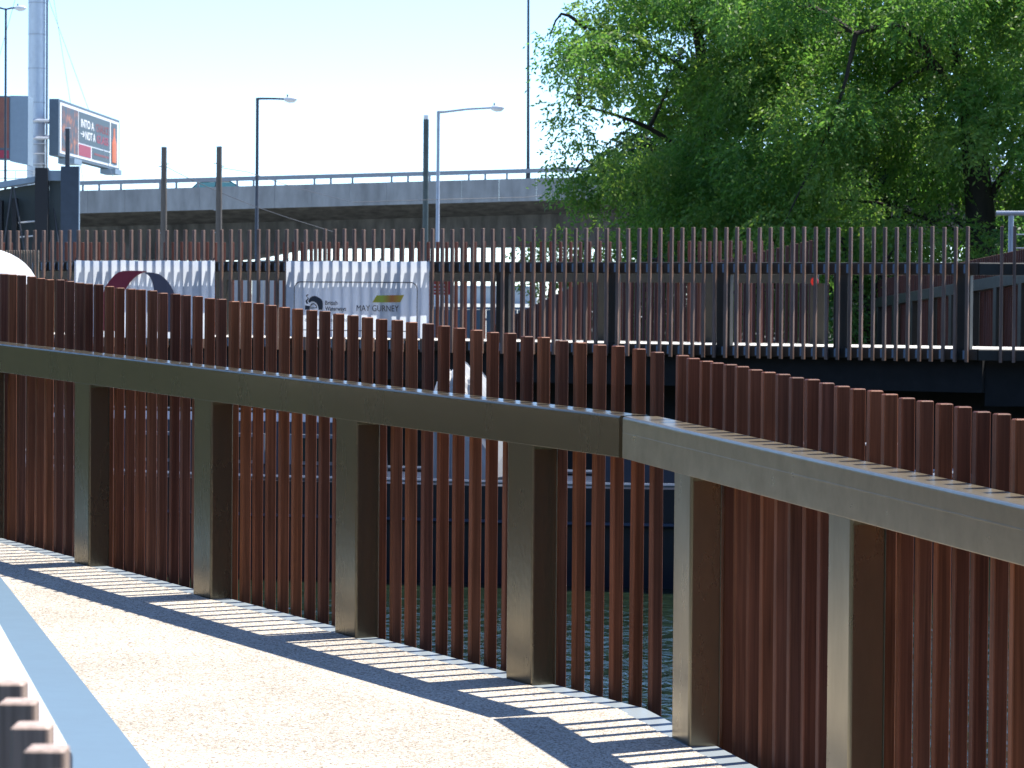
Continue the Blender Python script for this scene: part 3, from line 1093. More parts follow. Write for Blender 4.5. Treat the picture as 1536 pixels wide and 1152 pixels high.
def telegraph(x, y, ztop, label, r):
    t = thing('telegraph_pole', label, 'telegraph pole', (x, y, 0), 0, 'telegraph poles before the flyover')
    MB().tube([(0, 0, 0.3), (0, 0, 3), (0, 0, ztop)], [r * 1.15, r, r * 0.88], 12).build('shaft', 'pole_wood', t, smooth=True)
    MB().tube([(0, 0, ztop), (0, 0, ztop + 0.02)], r * 0.95, 12).build('cap', 'galvanised', t)
    for z in (ztop - 0.36, ztop - 0.42, ztop - 1.4, ztop - 1.9):
        sx = 1 if random.random() < 0.5 else -1
        MB().tube([(0, 0, z), (sx * (r + 0.05), 0, z)], 0.012, 6).build('step_peg', 'galvanised', t)
    return t


telegraph(-7.80, 70, 4.83, 'wooden telegraph pole rising from behind the arch banner, left of the pair', 0.070)
telegraph(-6.57, 70, 4.85, 'wooden telegraph pole nearest the dark single-arm lamp, right of the pair', 0.070)


def cable(pts, label, r=0.008):
    o = MB().tube(pts, r, 5).build('cable', 'pole_dark')
    return tag(o, label, 'cable', 'overhead cables')


cable([(-6.55, 70, 4.40), (-6.1, 72, 4.38), (-5.4, 76, 4.20), (-4.2, 82, 4.0), (-2.02, 85, 4.18), (0.3, 87, 4.32), (2.4, 89, 4.62)],
      'thin sagging cable running from the right telegraph pole towards the trees')
cable([(-7.78, 70, 4.42), (-7.2, 70.5, 4.12), (-6.6, 71, 3.86), (-5.9, 72, 3.58), (-5.2, 73, 3.35), (-4.2, 74, 3.05)],
      'thin cable dropping right from the left telegraph pole')

# ------------------------------------------------------------------ billboard mast and hoarding on the left
mast = thing('billboard_mast', 'tall silver mast carrying two billboards at the upper left', 'billboard', (-18.25, 120, 0))
MB().tube([(0, 0, 0.3), (0, 0, 30)], 0.33, 24).build('shaft', 'mast_silver', mast, smooth=True)
for z in (4.9, 5.6, 6.4, 7.2, 8.0, 8.8, 10.1, 11.4, 12.6, 13.9):
    MB().tube([(0, 0, z), (0, 0, z + 0.035)], 0.337, 24).build('joint_ring', 'galvanised', mast, smooth=True)
MB().tube([(0.40, -0.08, 0.3), (0.40, -0.08, 30)], 0.045, 8).build('conduit', 'rail_paint', mast, smooth=True)
for z in (7.45, 8.12):
    MB().tube([(-0.45, -0.36, z), (0.95, -0.36, z)], 0.05, 8).build('bracket_bar', 'lantern', mast, smooth=True)
lad = MB()
for xx in (-0.28, 0.42):
    lad.tube([(xx, -0.42, 5.9), (xx, -0.42, 7.3)], 0.02, 6)
for z in (6.1, 6.48, 6.86, 7.24):
    lad.tube([(-0.28, -0.42, z), (0.42, -0.42, z)], 0.016, 6)
lad.build('ladder', 'lantern', mast)
pf = MB()
for z in (6.2, 5.9):
    pf.tube([(-1.4, -0.6, z), (1.4, -0.6, z)], 0.018, 6)
for xx in (-1.4, -0.7, 0.0, 0.7, 1.4):
    pf.tube([(xx, -0.6, 5.6), (xx, -0.6, 6.2)], 0.015, 6)
pf.build('guard_rail', 'lantern', mast)
for xa, xb in ((0.35, 1.9), (0.35, 3.1), (-0.35, -2.6)):
    MB().tube([(xa, 0, 14.5 if xb < 3 else 13.0), (xb, -0.8, 5.8)], 0.010, 5).build('guy_wire', 'galvanised', mast)

# right-hand billboard: a thick box turned towards the right, printed face on its front
BW, BH = 13.9, 2.02
BK = BW / 3.40                                    # the poster is a wide one: stretch its layout
brd = bpy.data.objects.new('billboard', None)
COL.objects.link(brd)
brd.parent = mast
brd.location = (2.00, -8.0, 6.46)
brd.rotation_euler = (0, 0, math.atan2(14.0, 0.43))
brd['label'] = 'billboard with slate poster reading INTO A CHALICE NOT A GLASS'
MB().box(0, BW, 0, 0.34, 0, BH).build('case', 'board_blue', brd)


def panel(x0, x1, z0, z1, mat, y, name):
    return MB().box(x0 * BK, x1 * BK, y, y + 0.012, z0, z1).build(name, mat, brd)


panel(0.06, 3.34, 0.10, BH - 0.10, 'white_paint', -0.012, 'poster')
panel(0.14, 0.98, 0.20, BH - 0.20, 'photo_print', -0.026, 'poster_picture')
panel(1.03, 2.78, 0.68, BH - 0.20, 'slate_print', -0.026, 'poster_field')
panel(1.03, 1.68, 0.20, 0.62, 'print_crimson', -0.026, 'poster_block')
panel(1.75, 2.78, 0.20, 0.62, 'slate_print', -0.026, 'poster_field')
panel(2.86, 3.22, 0.20, BH - 0.20, 'slate_print', -0.026, 'poster_field')
for body, x_, z_, size, wid, mt in (('INTO A', 1.12, 1.28, 0.42, 0.72, 'white_paint'), ('CHALICE', 1.94, 1.28, 0.42, 0.76, 'print_rust'),
                                    ('NOT A', 1.36, 0.86, 0.42, 0.56, 'white_paint'), ('GLASS', 2.00, 0.86, 0.42, 0.68, 'print_crimson')):
    o = link('lettering', text_mesh(body, size, mt, wid * BK, depth=0.002, bold=0.010), brd, (x_ * BK, -0.031, z_))
    o.rotation_euler = (R(90), 0, 0)
ar = MB().box(1.10, 1.30, -0.034, -0.029, 1.00, 1.04)
ar.hexa([(1.21, -0.034, 0.93), (1.24, -0.034, 0.90), (1.24, -0.029, 0.90), (1.21, -0.029, 0.93), (1.29, -0.034, 1.03), (1.32, -0.034, 1.00), (1.32, -0.029, 1.00), (1.29, -0.029, 1.03)])
ar.hexa([(1.29, -0.034, 1.02), (1.32, -0.034, 1.05), (1.32, -0.029, 1.05), (1.29, -0.029, 1.02), (1.21, -0.034, 1.11), (1.24, -0.034, 1.14), (1.24, -0.029, 1.14), (1.21, -0.029, 1.11)])
ar.v = [(a * BK, b, c) for a, b, c in ar.v]
ar.build('arrow', 'white_paint', brd)
bt = MB()
bt.loft([[(3.04 + r_ * math.cos(q), -0.03 + 0.3 * r_ * math.sin(q), z) for q in [2 * math.pi * j / 12 for j in range(12)]]
         for r_, z in ((0.12, 0.26), (0.13, 0.4), (0.13, 1.0), (0.05, 1.3), (0.045, 1.62))])
bt.v = [(a * BK, b, c) for a, b, c in bt.v]
bt.build('printed_bottle', 'print_orange', brd)
MB().box(1.86 * BK, 2.70 * BK, -0.032, -0.028, 0.36, 0.44).build('poster_caption', 'print_rust', brd)
for x_ in (1.6, 11.0):
    MB().box(x_, x_ + 1.6, -0.30, 0.3, -0.22, -0.02).build('floodlight', 'board_side', brd)
MB().tube([(7.5, 0.3, 1.0), (7.9, 2.1, 1.05)], 0.08, 8).build('support_arm', 'galvanised', brd)
MB().tube([(8.5, 0.3, 1.2), (8.2, 2.1, 1.7)], 0.06, 8).build('support_arm', 'pole_dark', brd)

# left-hand billboard: blue-grey end towards us, maroon poster facing left
brl = bpy.data.objects.new('billboard', None)
COL.objects.link(brl)
brl.parent = mast
brl.location = (0.59, -10.0, 6.10)
brl['label'] = 'left billboard with blue-grey end panel and maroon poster'
MB().hexa([(0, 0, 0.06), (0.63, 0.0, -0.06), (0.63, 1.2, -0.06), (0, 1.2, 0.06), (0, 0, 2.36), (0.63, 0, 2.35), (0.63, 1.2, 2.35), (0, 1.2, 2.36)]).build('case', 'board_side', brl)


def slab(x0, x1, z0, z1, dy, t_, mat, name):
    f = lambda x: 0.55 * x + dy
    MB().hexa([(x0, f(x0), z0), (x1, f(x1), z0), (x1, f(x1) + t_, z0), (x0, f(x0) + t_, z0), (x0, f(x0), z1), (x1, f(x1), z1), (x1, f(x1) + t_, z1), (x0, f(x0) + t_, z1)]).build(name, mat, brl)


slab(-1.7, -0.006, 0.10, 2.34, 0.0, 0.3, 'board_blue', 'poster_case')
slab(-1.65, -0.03, 0.52, 2.28, -0.03, 0.012, 'poster_maroon', 'poster')
slab(-1.65, -0.03, 0.16, 0.44, -0.03, 0.012, 'print_crimson', 'poster_strip')

# hoarding structure: back of an advertising frame with braced panels and two tall end slabs
ho = thing('hoarding', 'dark braced back of a large hoarding with tall navy end slabs, below the billboards', 'hoarding', (-12.28, 75, 0))
MB().hexa([(-3, 0.9, 0.4), (0.95, 0.6, 0.4), (0.95, 0.7, 0.4), (-3, 1.0, 0.4), (-3, 0.9, 3.55), (0.95, 0.6, 4.22), (0.95, 0.7, 4.22), (-3, 1.0, 3.55)]).build('panel', 'hoarding_green', ho)
MB().hexa([(-3, 0.5, 3.62), (0.80, 0.2, 4.22), (0.80, 0.7, 4.22), (-3, 1.0, 3.62), (-3, 0.5, 3.75), (0.80, 0.2, 4.36), (0.80, 0.7, 4.36), (-3, 1.0, 3.75)]).build('top_rail', 'board_side', ho)
for xx in (-1.5, -0.75, -0.1, 0.25):
    MB().box(xx, xx + 0.11, 0.25, 0.55, 0.4, 3.8 + 0.15 * xx).build('rib', 'hoarding_black', ho)
for pa, pb in (((0.26, 0.2, 4.1), (-0.15, 0.1, 1.0)), ((0.30, 0.2, 4.1), (0.85, 0.1, 1.0)), ((-0.72, 0.2, 3.95), (-1.2, 0.1, 1.0)), ((-0.70, 0.2, 3.95), (-0.2, 0.1, 1.0)),
               ((1.25, 0.3, 3.6), (1.55, 0.1, 1.5))):
    MB().tube([pa, pb], 0.022, 6).build('brace', 'pole_dark', ho)
for z in (2.9, 3.25):
    MB().tube([(0.4, 0.3, z), (0.8, 0.25, z + 0.04)], 0.02, 6).build('cleat', 'lantern', ho)
MB().box(0.84, 1.14, 0.0, 0.29, 0.4, 4.56).build('end_slab', 'hoarding_black', ho)
MB().box(1.14, 1.46, 0.3, 0.6, 0.4, 4.50).build('recess_panel', 'hoarding_green', ho)
MB().box(1.14, 1.50, 0.1, 0.28, 4.26, 4.50).build('header', 'board_side', ho)
MB().box(1.46, 1.885, -0.04, 0.08, 0.4, 4.60).build('end_slab', 'hoarding_navy', ho)
MB().box(1.887, 1.905, -0.045, 0.085, 0.4, 4.61).build('edge_trim', 'board_side', ho)
sp_ = MB().box(1.56, 1.66, 0.0, 0.1, 4.60, 5.50).build('stub_post', 'pole_dark', ho)
MB().box(1.555, 1.665, -0.005, 0.105, 5.50, 5.53).build('cap', 'lantern', sp_)

# ------------------------------------------------------------------ things around the far bridge
slat_me = batten_mesh('slat', 0.016, 0.03, 'timber_pale')
gt = thing('slat_fence', 'short fence of fine pale slats beside the white parasol', 'fence', (-6.18, 37.7, 0), R(-2))
for i in range(15):
    o = link('slat', slat_me, gt, (0.03 * i, 0, -1.0))
    o.scale = (1, 1, 3.09 + 0.0006 * i)
for z in (0.2, 1.2):
    MB().box(-0.05, 0.48, 0.016, 0.05, z, z + 0.07).build('rail', 'far_bronze', gt)
MB().box(0.452, 0.482, -0.02, 0.016, -1.0, 2.10).build('end_post', 'timber_pale', gt)

pn = thing('pontoon', 'low grey floating pontoon on the canal under the white parasol', 'pontoon', (-6.6, 34.6, -1.3))
MB().hexa([(-3.4, -0.6, 0), (1.6, -0.6, 0), (1.6, 4.0, 0), (-3.4, 4.0, 0), (-3.4, -0.6, 0.35), (1.6, -0.6, 0.35), (1.6, 4.0, 0.35), (-3.4, 4.0, 0.35)]).build('deck', 'pontoon_grey', pn)
for y_ in (0.0, 2.0, 3.6):
    MB().tube([(1.66, y_, 0.05), (1.66, y_, 0.33)], 0.07, 8).build('fender', 'tyre', pn)

um = thing('parasol', 'open white parasol whose dome shows above the battens at the left edge', 'parasol', (-5.86, 34.6, -0.95))
cr = 0.62
rings = []
NS = 24
for k in range(9):
    t = k / 8
    r_ = cr * math.sin(t * R(78)) / math.sin(R(78))
    z = 3.03 - 0.40 * (1 - math.cos(t * R(78))) / (1 - math.cos(R(78)))
    rings.append([(r_ * (1 - 0.035 * t * (0.5 - 0.5 * math.cos(8 * a))) * math.cos(a), r_ * (1 - 0.035 * t * (0.5 - 0.5 * math.cos(8 * a))) * math.sin(a), z)
                  for a in [2 * math.pi * j / 48 for j in range(48)]])
rings[0] = [(0.001 * math.cos(2 * math.pi * j / 48), 0.001 * math.sin(2 * math.pi * j / 48), 3.03) for j in range(48)]
MB().loft(rings, cap=False, flip=True).build('canopy', 'canvas_white', um, smooth=True)
MB().tube([(0, 0, 0), (0, 0, 3.06)], 0.018, 8).build('pole', 'galvanised', um, smooth=True)
for j in range(8):
    a = 2 * math.pi * j / 8
    MB().tube([(0, 0, 2.98), (0.55 * cr * math.cos(a), 0.55 * cr * math.sin(a), 2.87), (0.985 * cr * math.cos(a), 0.985 * cr * math.sin(a), 2.635)], 0.005, 5).build('rib', 'galvanised', um)

# narrowboat moored in front of the far footbridge
bo = thing('narrowboat', 'dark navy narrowboat with white canvas hood moored below the far footbridge', 'boat', (-0.6, 31.5, -1.2), fang + R(14))


def station(x):
    t = x / 5.2
    wd = 1.0 * (1 - max(0, abs(t) - 0.72) ** 2 / 0.085)
    return max(0.12, wd)


rings = []
for x in np.linspace(-5.2, 5.2, 27):
    w_ = station(x)
    sh = 0.95 + 0.16 * (abs(x) / 5.2) ** 4
    rings.append([(x, -0.86 * w_, -0.3), (x, -w_, 0.25), (x, -w_ * 1.02, sh), (x, w_ * 1.02, sh), (x, w_, 0.25), (x, 0.86 * w_, -0.3)])
MB().loft(rings).build('hull', 'hull_navy', bo, smooth=True)
for sgn in (-1, 1):
    for zz, rad in ((0.99, 0.022), (0.60, 0.028)):
        MB().tube([(x, sgn * (station(x) * 1.02 + 0.01), zz + 0.16 * (abs(x) / 5.2) ** 4) for x in np.linspace(-5.1, 5.1, 25)], rad, 6).build(
            'gunwale_strip' if zz > 0.8 else 'rubbing_strake', 'rail_paint' if zz > 0.8 else 'hull_navy', bo)
cab = MB().loft([[(x, -0.72, 0.97), (x, -0.62, 1.52), (x, 0, 1.58), (x, 0.62, 1.52), (x, 0.72, 0.97)] for x in (-4.2, -0.9)]).build('cabin', 'cabin_slate', bo)
for x in (-3.8, -2.9, -2.0, -1.2):
    fr = MB().box(x - 0.27, x + 0.27, -0.74, -0.68, 1.10, 1.40).build('window', 'rail_paint', cab)
    MB().box(x - 0.235, x + 0.235, -0.752, -0.742, 1.135, 1.365).build('pane', 'glass_dark', fr)
MB().tube([(-4.1, -0.52, 1.63), (-1.0, -0.52, 1.63)], 0.014, 6).build('handrail', 'rail_paint', cab)
hood = []
hoops = ((-0.18, 0.42, 1.96), (-0.10, 0.45, 2.12), (0.04, 0.44, 2.08), (0.10, 0.48, 2.20), (0.24, 0.45, 2.08), (0.32, 0.48, 2.12), (0.46, 0.44, 1.90), (0.56, 0.42, 1.70))
for n_, (x, s_, h_) in enumerate(hoops):
    hood.append([(x + 0.04 * math.sin(4 * q + n_), s_ * math.cos(q) * (1 + 0.05 * math.sin(9 * q + 2.3 * n_)), 0.98 + (h_ - 0.98) * abs(math.sin(q)) ** 0.45 * (1 + 0.02 * math.sin(11 * q + n_)))
                 for q in [math.pi * j / 26 for j in range(27)]])
hood = [[(0.19 + (a - 0.19) * 0.8, b, 0.98 + (c - 0.98) * 0.92) for a, b, c in rg] for rg in hood]
hd = MB().loft(hood).build('canvas_hood', 'canvas_grey', bo)
for n_ in (1, 3, 5):
    MB().tube([(a - 0.005, b * 1.015, c + 0.008) for a, b, c in hood[n_]], 0.010, 5).build('hoop_seam', 'galvanised', hd)
MB().loft([[(x, -0.55, 0.97), (x, -0.5, 1.5), (x, 0.5, 1.5), (x, 0.55, 0.97)] for x in (1.7, 2.5)]).build('engine_box', 'cabin_slate', bo)
for x in (2.8, 3.4, 4.0, 4.6):
    MB().tube([(x, -station(x) * 0.96, 0.97), (x, -station(x) * 0.96, 1.42)], 0.016, 6).build('stanchion', 'galvanised', bo)
MB().tube([(x, -station(x) * 0.96, 1.42) for x in (2.8, 3.4, 4.0, 4.6)], 0.016, 6).build('guard_wire', 'white_paint', bo)
MB().box(3.0, 3.5, -0.3, 0.2, 0.98, 1.20).build('locker', 'poster_maroon', bo)

# bank furniture seen through the far balustrade
cw = thing('board_fence', 'cream vertical-board screen showing between the two banners', 'screen', (-5.05, 47.5, 0.55), R(-6))
bm_ = MB().box(0, 0.176, 0, 0.03, 0, 1.42).mesh('board', 'cream_board')
for i in range(10):
    o = link('board', bm_, cw, (0.186 * i, random.uniform(-0.004, 0.004), random.uniform(-0.01, 0.01)))
MB().box(0, 1.86, 0.034, 0.08, 0.3, 0.4).build('rail', 'cream_board', cw)

sg = thing('sign', 'small red sign with white lettering rows beside the right edge of the names banner', 'sign', (-1.60, 58, 0.5))
MB().box(0.0, 0.44, 0, 0.02, 1.10, 1.36).build('board', 'sign_red', sg)
for z in (1.27, 1.20, 1.14):
    MB().box(0.05, 0.39, -0.005, -0.001, z, z + 0.022).build('text_row', 'white_paint', sg)
MB().tube([(0.22, 0.05, 0), (0.22, 0.05, 1.36)], 0.025, 8).build('post', 'galvanised', sg)

bh = thing('site_hoarding', 'low slate-blue hoarding on the far bank behind the footbridge', 'hoarding', (-2.3, 60, 0.5))
hb = MB().box(0, 0.585, 0, 0.04, 0, 0.82).mesh('panel', 'slate_board')
for i in range(6):
    link('panel', hb, bh, (0.6 * i, 0, 0))
MB().box(0, 3.6, -0.02, 0.06, 0.825, 0.87).build('capping', 'board_side', bh)

gp = thing('goal_frame', 'galvanised goal-shaped pipe frame above the battens at the right edge', 'frame', (7.08, 46, 0.5))
MB().tube([(0, 0, 2.36), (1.9, -0.2, 2.36)], 0.035, 8).build('crossbar', 'galvanised', gp)
for x in (0.22, 1.7):
    MB().tube([(x, 0, 0), (x, 0, 2.33)], 0.04, 8).build('upright', 'galvanised', gp)
for z in (2.05, 1.85):
    MB().tube([(0.22, 0, z), (1.7, -0.2, z)], 0.012, 6).build('wire', 'galvanised', gp)

# blue-grey van under the flyover
vn = thing('van', 'blue-grey van parked under the flyover between the two banners', 'van', (-8.6, 104, 0.45))
vp = [(0, 0.3), (0, 2.1), (0.15, 2.25), (3.3, 2.25), (3.9, 1.45), (4.7, 1.2), (4.8, 0.3)]
MB().loft([[(a, y_, b) for a, b in vp] for y_ in (0, 1.9)], flip=True).build('body', 'van_grey', vn)
MB().box(2.5, 3.25, -0.012, -0.002, 1.45, 2.0).build('side_window', 'glass_dark', vn)
MB().box(0.3, 2.3, -0.012, -0.002, 1.5, 1.95).build('pale_stripe', 'board_side', vn)
for a in (0.9, 3.9):
    wh = thing('wheel', None, None)
    wh.parent = vn
    wh.location = (a, -0.02, 0.34)
    MB().loft([[(0.34 * math.cos(t), yy, 0.34 * math.sin(t)) for t in [2 * math.pi * j / 16 for j in range(16)]] for yy in (0, 0.22)]).build('tyre', 'tyre', wh)
    MB().loft([[(0.2 * math.cos(t), yy, 0.2 * math.sin(t)) for t in [2 * math.pi * j / 12 for j in range(12)]] for yy in (-0.01, 0.005)]).build('rim', 'lantern', wh)

# far low buildings on the horizon
for i, (x, w_, h_, lab) in enumerate(((-26, 14, 3.2, 'hazy grey flat-roofed building low on the horizon, leftmost'), (-9, 12, 2.2, 'hazy low grey shed on the horizon under the flyover'),
                                      (6, 10, 2.8, 'hazy grey building on the horizon beside the trees'))):
    t = thing('far_building', lab, 'building', (x, 390, 0.3), 0, 'far buildings on the horizon')
    MB().box(0, w_, 0, 12, 0, h_).build('wall', 'far_haze_block', t)
    MB().box(-0.2, w_ + 0.2, -0.2, 12.2, h_ + 0.002, h_ + 0.25).build('roof', 'board_side', t)


# ------------------------------------------------------------------ trees
def leaf_cloud(clumps, per, leaf_len, leaf_w, droop, seed, flat=0.55):
    """Sprays of paired leaflets on short drooping twigs, gathered in clumps; returns vertex and face arrays."""
    g = np.random.default_rng(seed)
    vs, cnt = [], 0
    for (cx, cy, cz, cr_) in clumps:
        nt_ = max(6, int(per * cr_ ** 2))
        d = g.normal(size=(nt_, 3))
        d /= np.linalg.norm(d, axis=1)[:, None]
        rad = cr_ * g.uniform(0.25, 1.0, nt_) ** 0.5
        o = d * rad[:, None]
        o[:, 2] *= flat
        o += np.array([cx, cy, cz])
        tw = d * 0.6 + g.normal(size=(nt_, 3)) * 0.45
        tw[:, 2] -= droop
        tw /= np.linalg.norm(tw, axis=1)[:, None]
        tl = g.uniform(0.22, 0.5, nt_)
        side = np.cross(tw, np.array([0, 0, 1.0]) + g.normal(size=(nt_, 3)) * 0.5)
        side /= np.linalg.norm(side, axis=1)[:, None] + 1e-9
        m = 8
        for j in range(m):
            t = (j + 0.6) / m
            p = o + tw * (tl * t)[:, None]
            p[:, 2] -= 0.12 * t * t
            sg_ = 1 if j % 2 else -1
            ld = side * sg_ * 0.75 + tw * 0.6 + g.normal(size=(nt_, 3)) * 0.35
            ld[:, 2] -= 0.35
            ld /= np.linalg.norm(ld, axis=1)[:, None]
            ln = leaf_len * g.uniform(0.7, 1.25, nt_)
            wv = np.cross(ld, g.normal(size=(nt_, 3)))
            wv /= np.linalg.norm(wv, axis=1)[:, None] + 1e-9
            wv *= (leaf_w * g.uniform(0.8, 1.2, nt_))[:, None]
            a = p
            b = p + ld * (ln * 0.45)[:, None] + wv * 0.5
            c = p + ld * ln[:, None]
            e = p + ld * (ln * 0.45)[:, None] - wv * 0.5
            vs.append(np.stack([a, b, c, e], axis=1).reshape(-1, 3))
            cnt += nt_
    v = np.concatenate(vs)
    f = np.arange(len(v)).reshape(-1, 4)
    return v, f


def crown(parent, clumps, per, mat, seed, leaf_len=0.10, leaf_w=0.042, droop=0.4):
    v, f = leaf_cloud(clumps, per, leaf_len, leaf_w, droop, seed)
    me = bpy.data.meshes.new('crown')
    me.vertices.add(len(v))
    me.vertices.foreach_set('co', v.astype(np.float32).ravel())
    me.loops.add(len(f) * 4)
    me.polygons.add(len(f))
    me.loops.foreach_set('vertex_index', f.astype(np.int32).ravel())
    me.polygons.foreach_set('loop_start', np.arange(0, len(f) * 4, 4, dtype=np.int32))
    me.polygons.foreach_set('loop_total', np.full(len(f), 4, dtype=np.int32))
    me.materials.append(MATS[mat])
    me.update(calc_edges=True)
    me.validate()
    o = link('crown', me, parent)
    o['kind'] = 'stuff'
    return o


def limb(parent, pts, r0, r1, name='limb', sides=8):
    pts = curve_row(pts, 4 * (len(pts) - 1) + 2)
    n = len(pts)
    rad = [r0 + (r1 - r0) * (k / (n - 1)) ** 0.8 for k in range(n)]
    return MB().tube(pts, rad, sides).build(name, 'bark', parent, smooth=True)


def tree(label, base, trunk, limbs, clumps, per, mats, seed, cat='tree', name='tree', group='trees beyond the far footbridge', twig_every=7,
         leaf_len=0.10, leaf_w=0.042):
    t = thing(name, label, cat, base, 0, group)
    bx_, by_, bz_ = base
    loc = lambda p: (p[0] - bx_, p[1] - by_, p[2] - bz_)
    tr_ = [loc(p) for p, _ in trunk]
    MB().tube(curve_row(tr_, 14), list(np.interp(np.linspace(0, 1, 15), np.linspace(0, 1, len(trunk)), [r for _, r in trunk])), 12).build('trunk', 'bark', t, smooth=True)
    for pts, r0, r1 in limbs:
        limb(t, [loc(p) for p in pts], r0, r1)
    # boughs from the trunk's upper part to the clumps
    r_ = random.Random(seed)
    spine = [Vector(p) for p, _ in trunk][1:] + [Vector(p) for pts, _, _ in limbs for p in pts[1:]]
    br = MB()
    for i, c in enumerate(clumps):
        if i % twig_every:
            continue
        cv = Vector(c[:3])
        s_ = min(spine, key=lambda q: (q - cv).length + r_.uniform(0, 1.0))
        mid = s_.lerp(cv, 0.5) + Vector((r_.uniform(-.3, .3), r_.uniform(-.3, .3), 0.35))
        br.tube(curve_row([loc(s_), loc(mid), loc(cv)], 6), [0.05, 0.042, 0.034, 0.028, 0.02, 0.014, 0.008], 5)
    tag(br.build('boughs', 'bark', t, smooth=True), kind='stuff')
    cl = [(*loc(c[:3]), c[3]) for c in clumps]
    k = len(mats)
    parts = [[] for _ in mats]
    for i, c in enumerate(cl):
        parts[r_.randrange(k) if k > 1 else 0].append(c)
    for j, (m_, pc) in enumerate(zip(mats, parts)):
        if pc:
            crown(t, pc, per, m_, seed * 10 + j, leaf_len, leaf_w)
    return t


def fill(n, xr, yr, zr, rr_, seed, keep=lambda x, z: True):
    g = random.Random(seed)
    out = []
    while len(out) < n:
        c = (g.uniform(*xr), g.uniform(*yr), g.uniform(*zr), g.uniform(*rr_))
        if keep(c[0], c[2]):
            out.append(c)
    return out


def left_edge(z):
    """Left outline of the foliage (x in metres) by height."""
    return float(np.interp(z, [1.5, 2.6, 3.2, 3.7, 4.3, 4.8, 5.3, 5.7, 6.1, 6.6, 7.0, 8.5, 10.5], [1.9, 1.75, 1.35, 0.95, 1.25, 1.45, 0.95, 1.05, 0.80, 1.1, 1.55, 2.2, 3.8]))


clA = [(1.05, 57.5, 3.72, 0.42), (0.95, 57.6, 5.0, 0.40), (0.75, 57.4, 5.9, 0.36), (1.15, 57.3, 4.5, 0.38), (1.25, 57.2, 6.4, 0.5), (1.6, 57.5, 6.9, 0.55),
       (1.3, 57.8, 3.35, 0.35), (0.62, 57.4, 6.25, 0.22), (0.78, 57.3, 4.05, 0.22)]
clA += fill(98, (0.9, 5.6), (55.5, 60.0), (2.2, 8.0), (0.45, 0.85), 11, lambda x, z: x > left_edge(z) + 0.45)
tree('leafy locust tree with pale hanging sprays at the left end of the tree line', (3.6, 58.5, 0.6),
     [((3.6, 58.5, 0.5), 0.24), ((3.55, 58.5, 2.2), 0.19), ((3.7, 58.4, 4.2), 0.15), ((3.4, 58.3, 6.5), 0.09)],
     [([(3.6, 58.45, 2.4), (2.7, 58.0, 3.2), (1.6, 57.6, 3.8)], 0.09, 0.02), ([(3.65, 58.4, 3.9), (2.5, 57.9, 4.7), (1.2, 57.5, 5.1)], 0.08, 0.015),
      ([(3.6, 58.3, 4.8), (4.6, 58.0, 5.6), (5.2, 57.8, 6.6)], 0.07, 0.02), ([(3.5, 58.3, 5.6), (2.4, 57.8, 6.2), (1.3, 57.4, 6.5)], 0.06, 0.012)],
     clA, 340, ['leaf_locust', 'leaf_locust', 'leaf_bright'], 3)

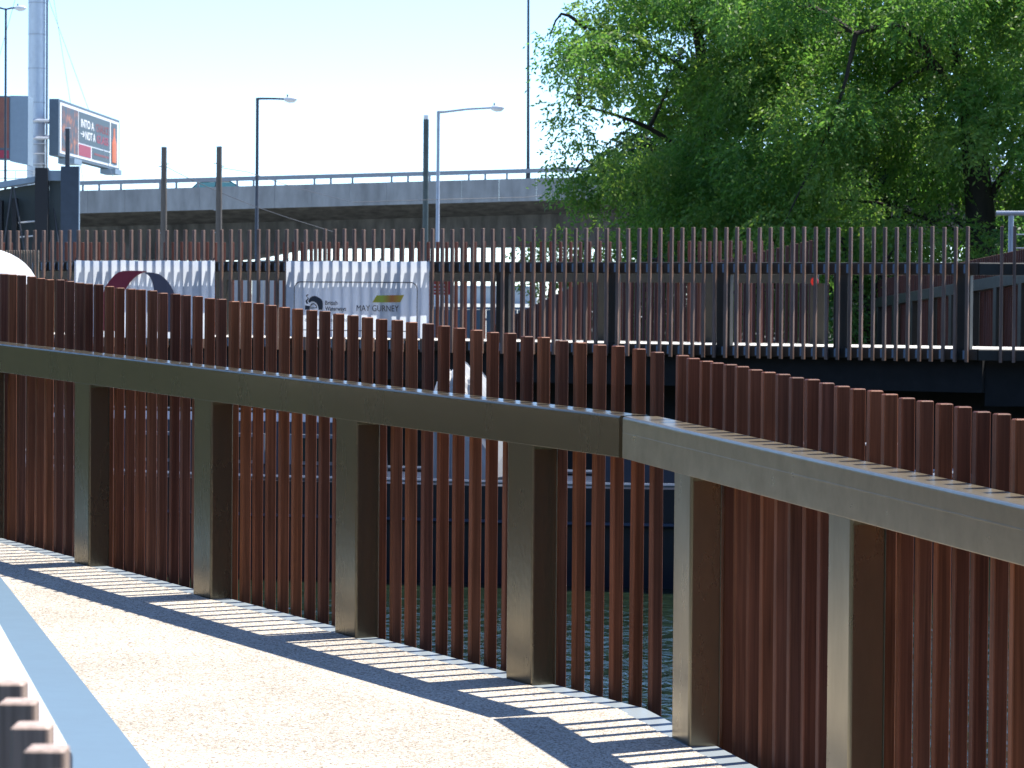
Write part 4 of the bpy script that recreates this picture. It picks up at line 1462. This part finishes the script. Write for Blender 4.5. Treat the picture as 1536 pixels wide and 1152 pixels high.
clB = fill(128, (3.8, 11.5), (52.6, 57.0), (2.6, 8.2), (0.5, 0.9), 21, lambda x, z: not (7.7 < x < 8.4 and z < 4.3))
clB += [(8.3, 52.4, 4.6, 0.6), (7.5, 52.2, 4.2, 0.6), (8.9, 52.3, 4.0, 0.7), (9.6, 52.4, 5.0, 0.8), (8.8, 52.2, 5.6, 0.7), (9.3, 52.0, 3.1, 0.6), (9.0, 52.2, 6.6, 0.8), (7.2, 52.4, 6.7, 0.7)]
tree('largest locust tree with thick dark trunk and arching bough on the right', (8.2, 55.2, 0.6),
     [((8.25, 55.0, 0.5), 0.34), ((8.2, 54.9, 2.6), 0.27), ((8.05, 54.7, 4.0), 0.23), ((7.9, 54.6, 5.2), 0.16)],
     [([(8.05, 54.6, 4.1), (8.45, 54.2, 4.75), (9.2, 53.9, 5.4), (10.6, 53.6, 6.1)], 0.16, 0.06),
      ([(7.92, 54.5, 5.0), (7.2, 53.9, 5.6), (6.9, 53.5, 6.0), (6.35, 53.2, 6.22), (5.75, 53.0, 6.05)], 0.11, 0.035),
      ([(7.9, 54.5, 5.1), (7.5, 54.0, 6.2), (7.8, 53.6, 6.9), (8.9, 53.3, 6.95)], 0.10, 0.03),
      ([(8.2, 54.8, 3.2), (9.0, 54.4, 4.6), (9.3, 54.3, 5.2)], 0.09, 0.03)],
     clB, 330, ['leaf_locust', 'leaf_bright', 'leaf_locust'], 5)

clC = fill(84, (2.6, 13.0), (62.0, 65.5), (1.4, 8.6), (0.7, 1.15), 31, lambda x, z: x > left_edge(z) + 1.3)
tree('dark background tree filling the gaps between the two locust trees', (7.0, 64, 0.6),
     [((7.0, 64, 0.5), 0.3), ((6.9, 64, 3.0), 0.24), ((7.1, 64, 6.0), 0.14)],
     [([(6.9, 64, 2.6), (5.2, 63.8, 4.2), (3.6, 63.6, 5.0)], 0.12, 0.04), ([(7.0, 64, 3.4), (8.9, 63.8, 5.0), (10.5, 63.5, 6.4)], 0.12, 0.04)],
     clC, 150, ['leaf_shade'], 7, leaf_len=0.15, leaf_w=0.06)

for i, (x, y, n, rx, zt, lab, mt) in enumerate((
        (0.95, 56.0, 9, 0.55, 3.0, 'bright green bush under the flyover edge left of the tree line', ['leaf_bright']),
        (2.3, 54.5, 14, 0.9, 2.7, 'leafy bush behind the middle of the far footbridge', ['leaf_locust', 'leaf_dark']),
        (4.3, 55.0, 16, 1.0, 3.0, 'mid green shrub below the first locust tree', ['leaf_locust', 'leaf_bright']),
        (6.3, 53.0, 16, 1.0, 2.9, 'yellow-green shrub left of the thick trunk', ['leaf_bright', 'leaf_locust']),
        (8.9, 51.0, 16, 0.9, 2.9, 'dark shrub right of the thick trunk behind the goal frame', ['leaf_dark']))):
    cl = fill(n, (x - rx, x + rx), (y - 0.8, y + 0.8), (1.0, zt - 0.3), (0.35, 0.6), 40 + i, lambda a, z, x=x, rx=rx, zt=zt: abs(a - x) < rx * (1.15 - 0.6 * (z - 1) / zt))
    tree(lab, (x, y, 0.5), [((x, y, 0.45), 0.06), ((x + 0.05, y, 1.2), 0.04), ((x, y, 1.8), 0.02)], [([(x, y, 0.8), (x - 0.3, y, 1.4), (x - 0.5 * rx, y, 1.9)], 0.03, 0.01)],
         cl, 330, mt, 50 + i, cat='bush', name='bush', group='bushes on the far bank', twig_every=2)
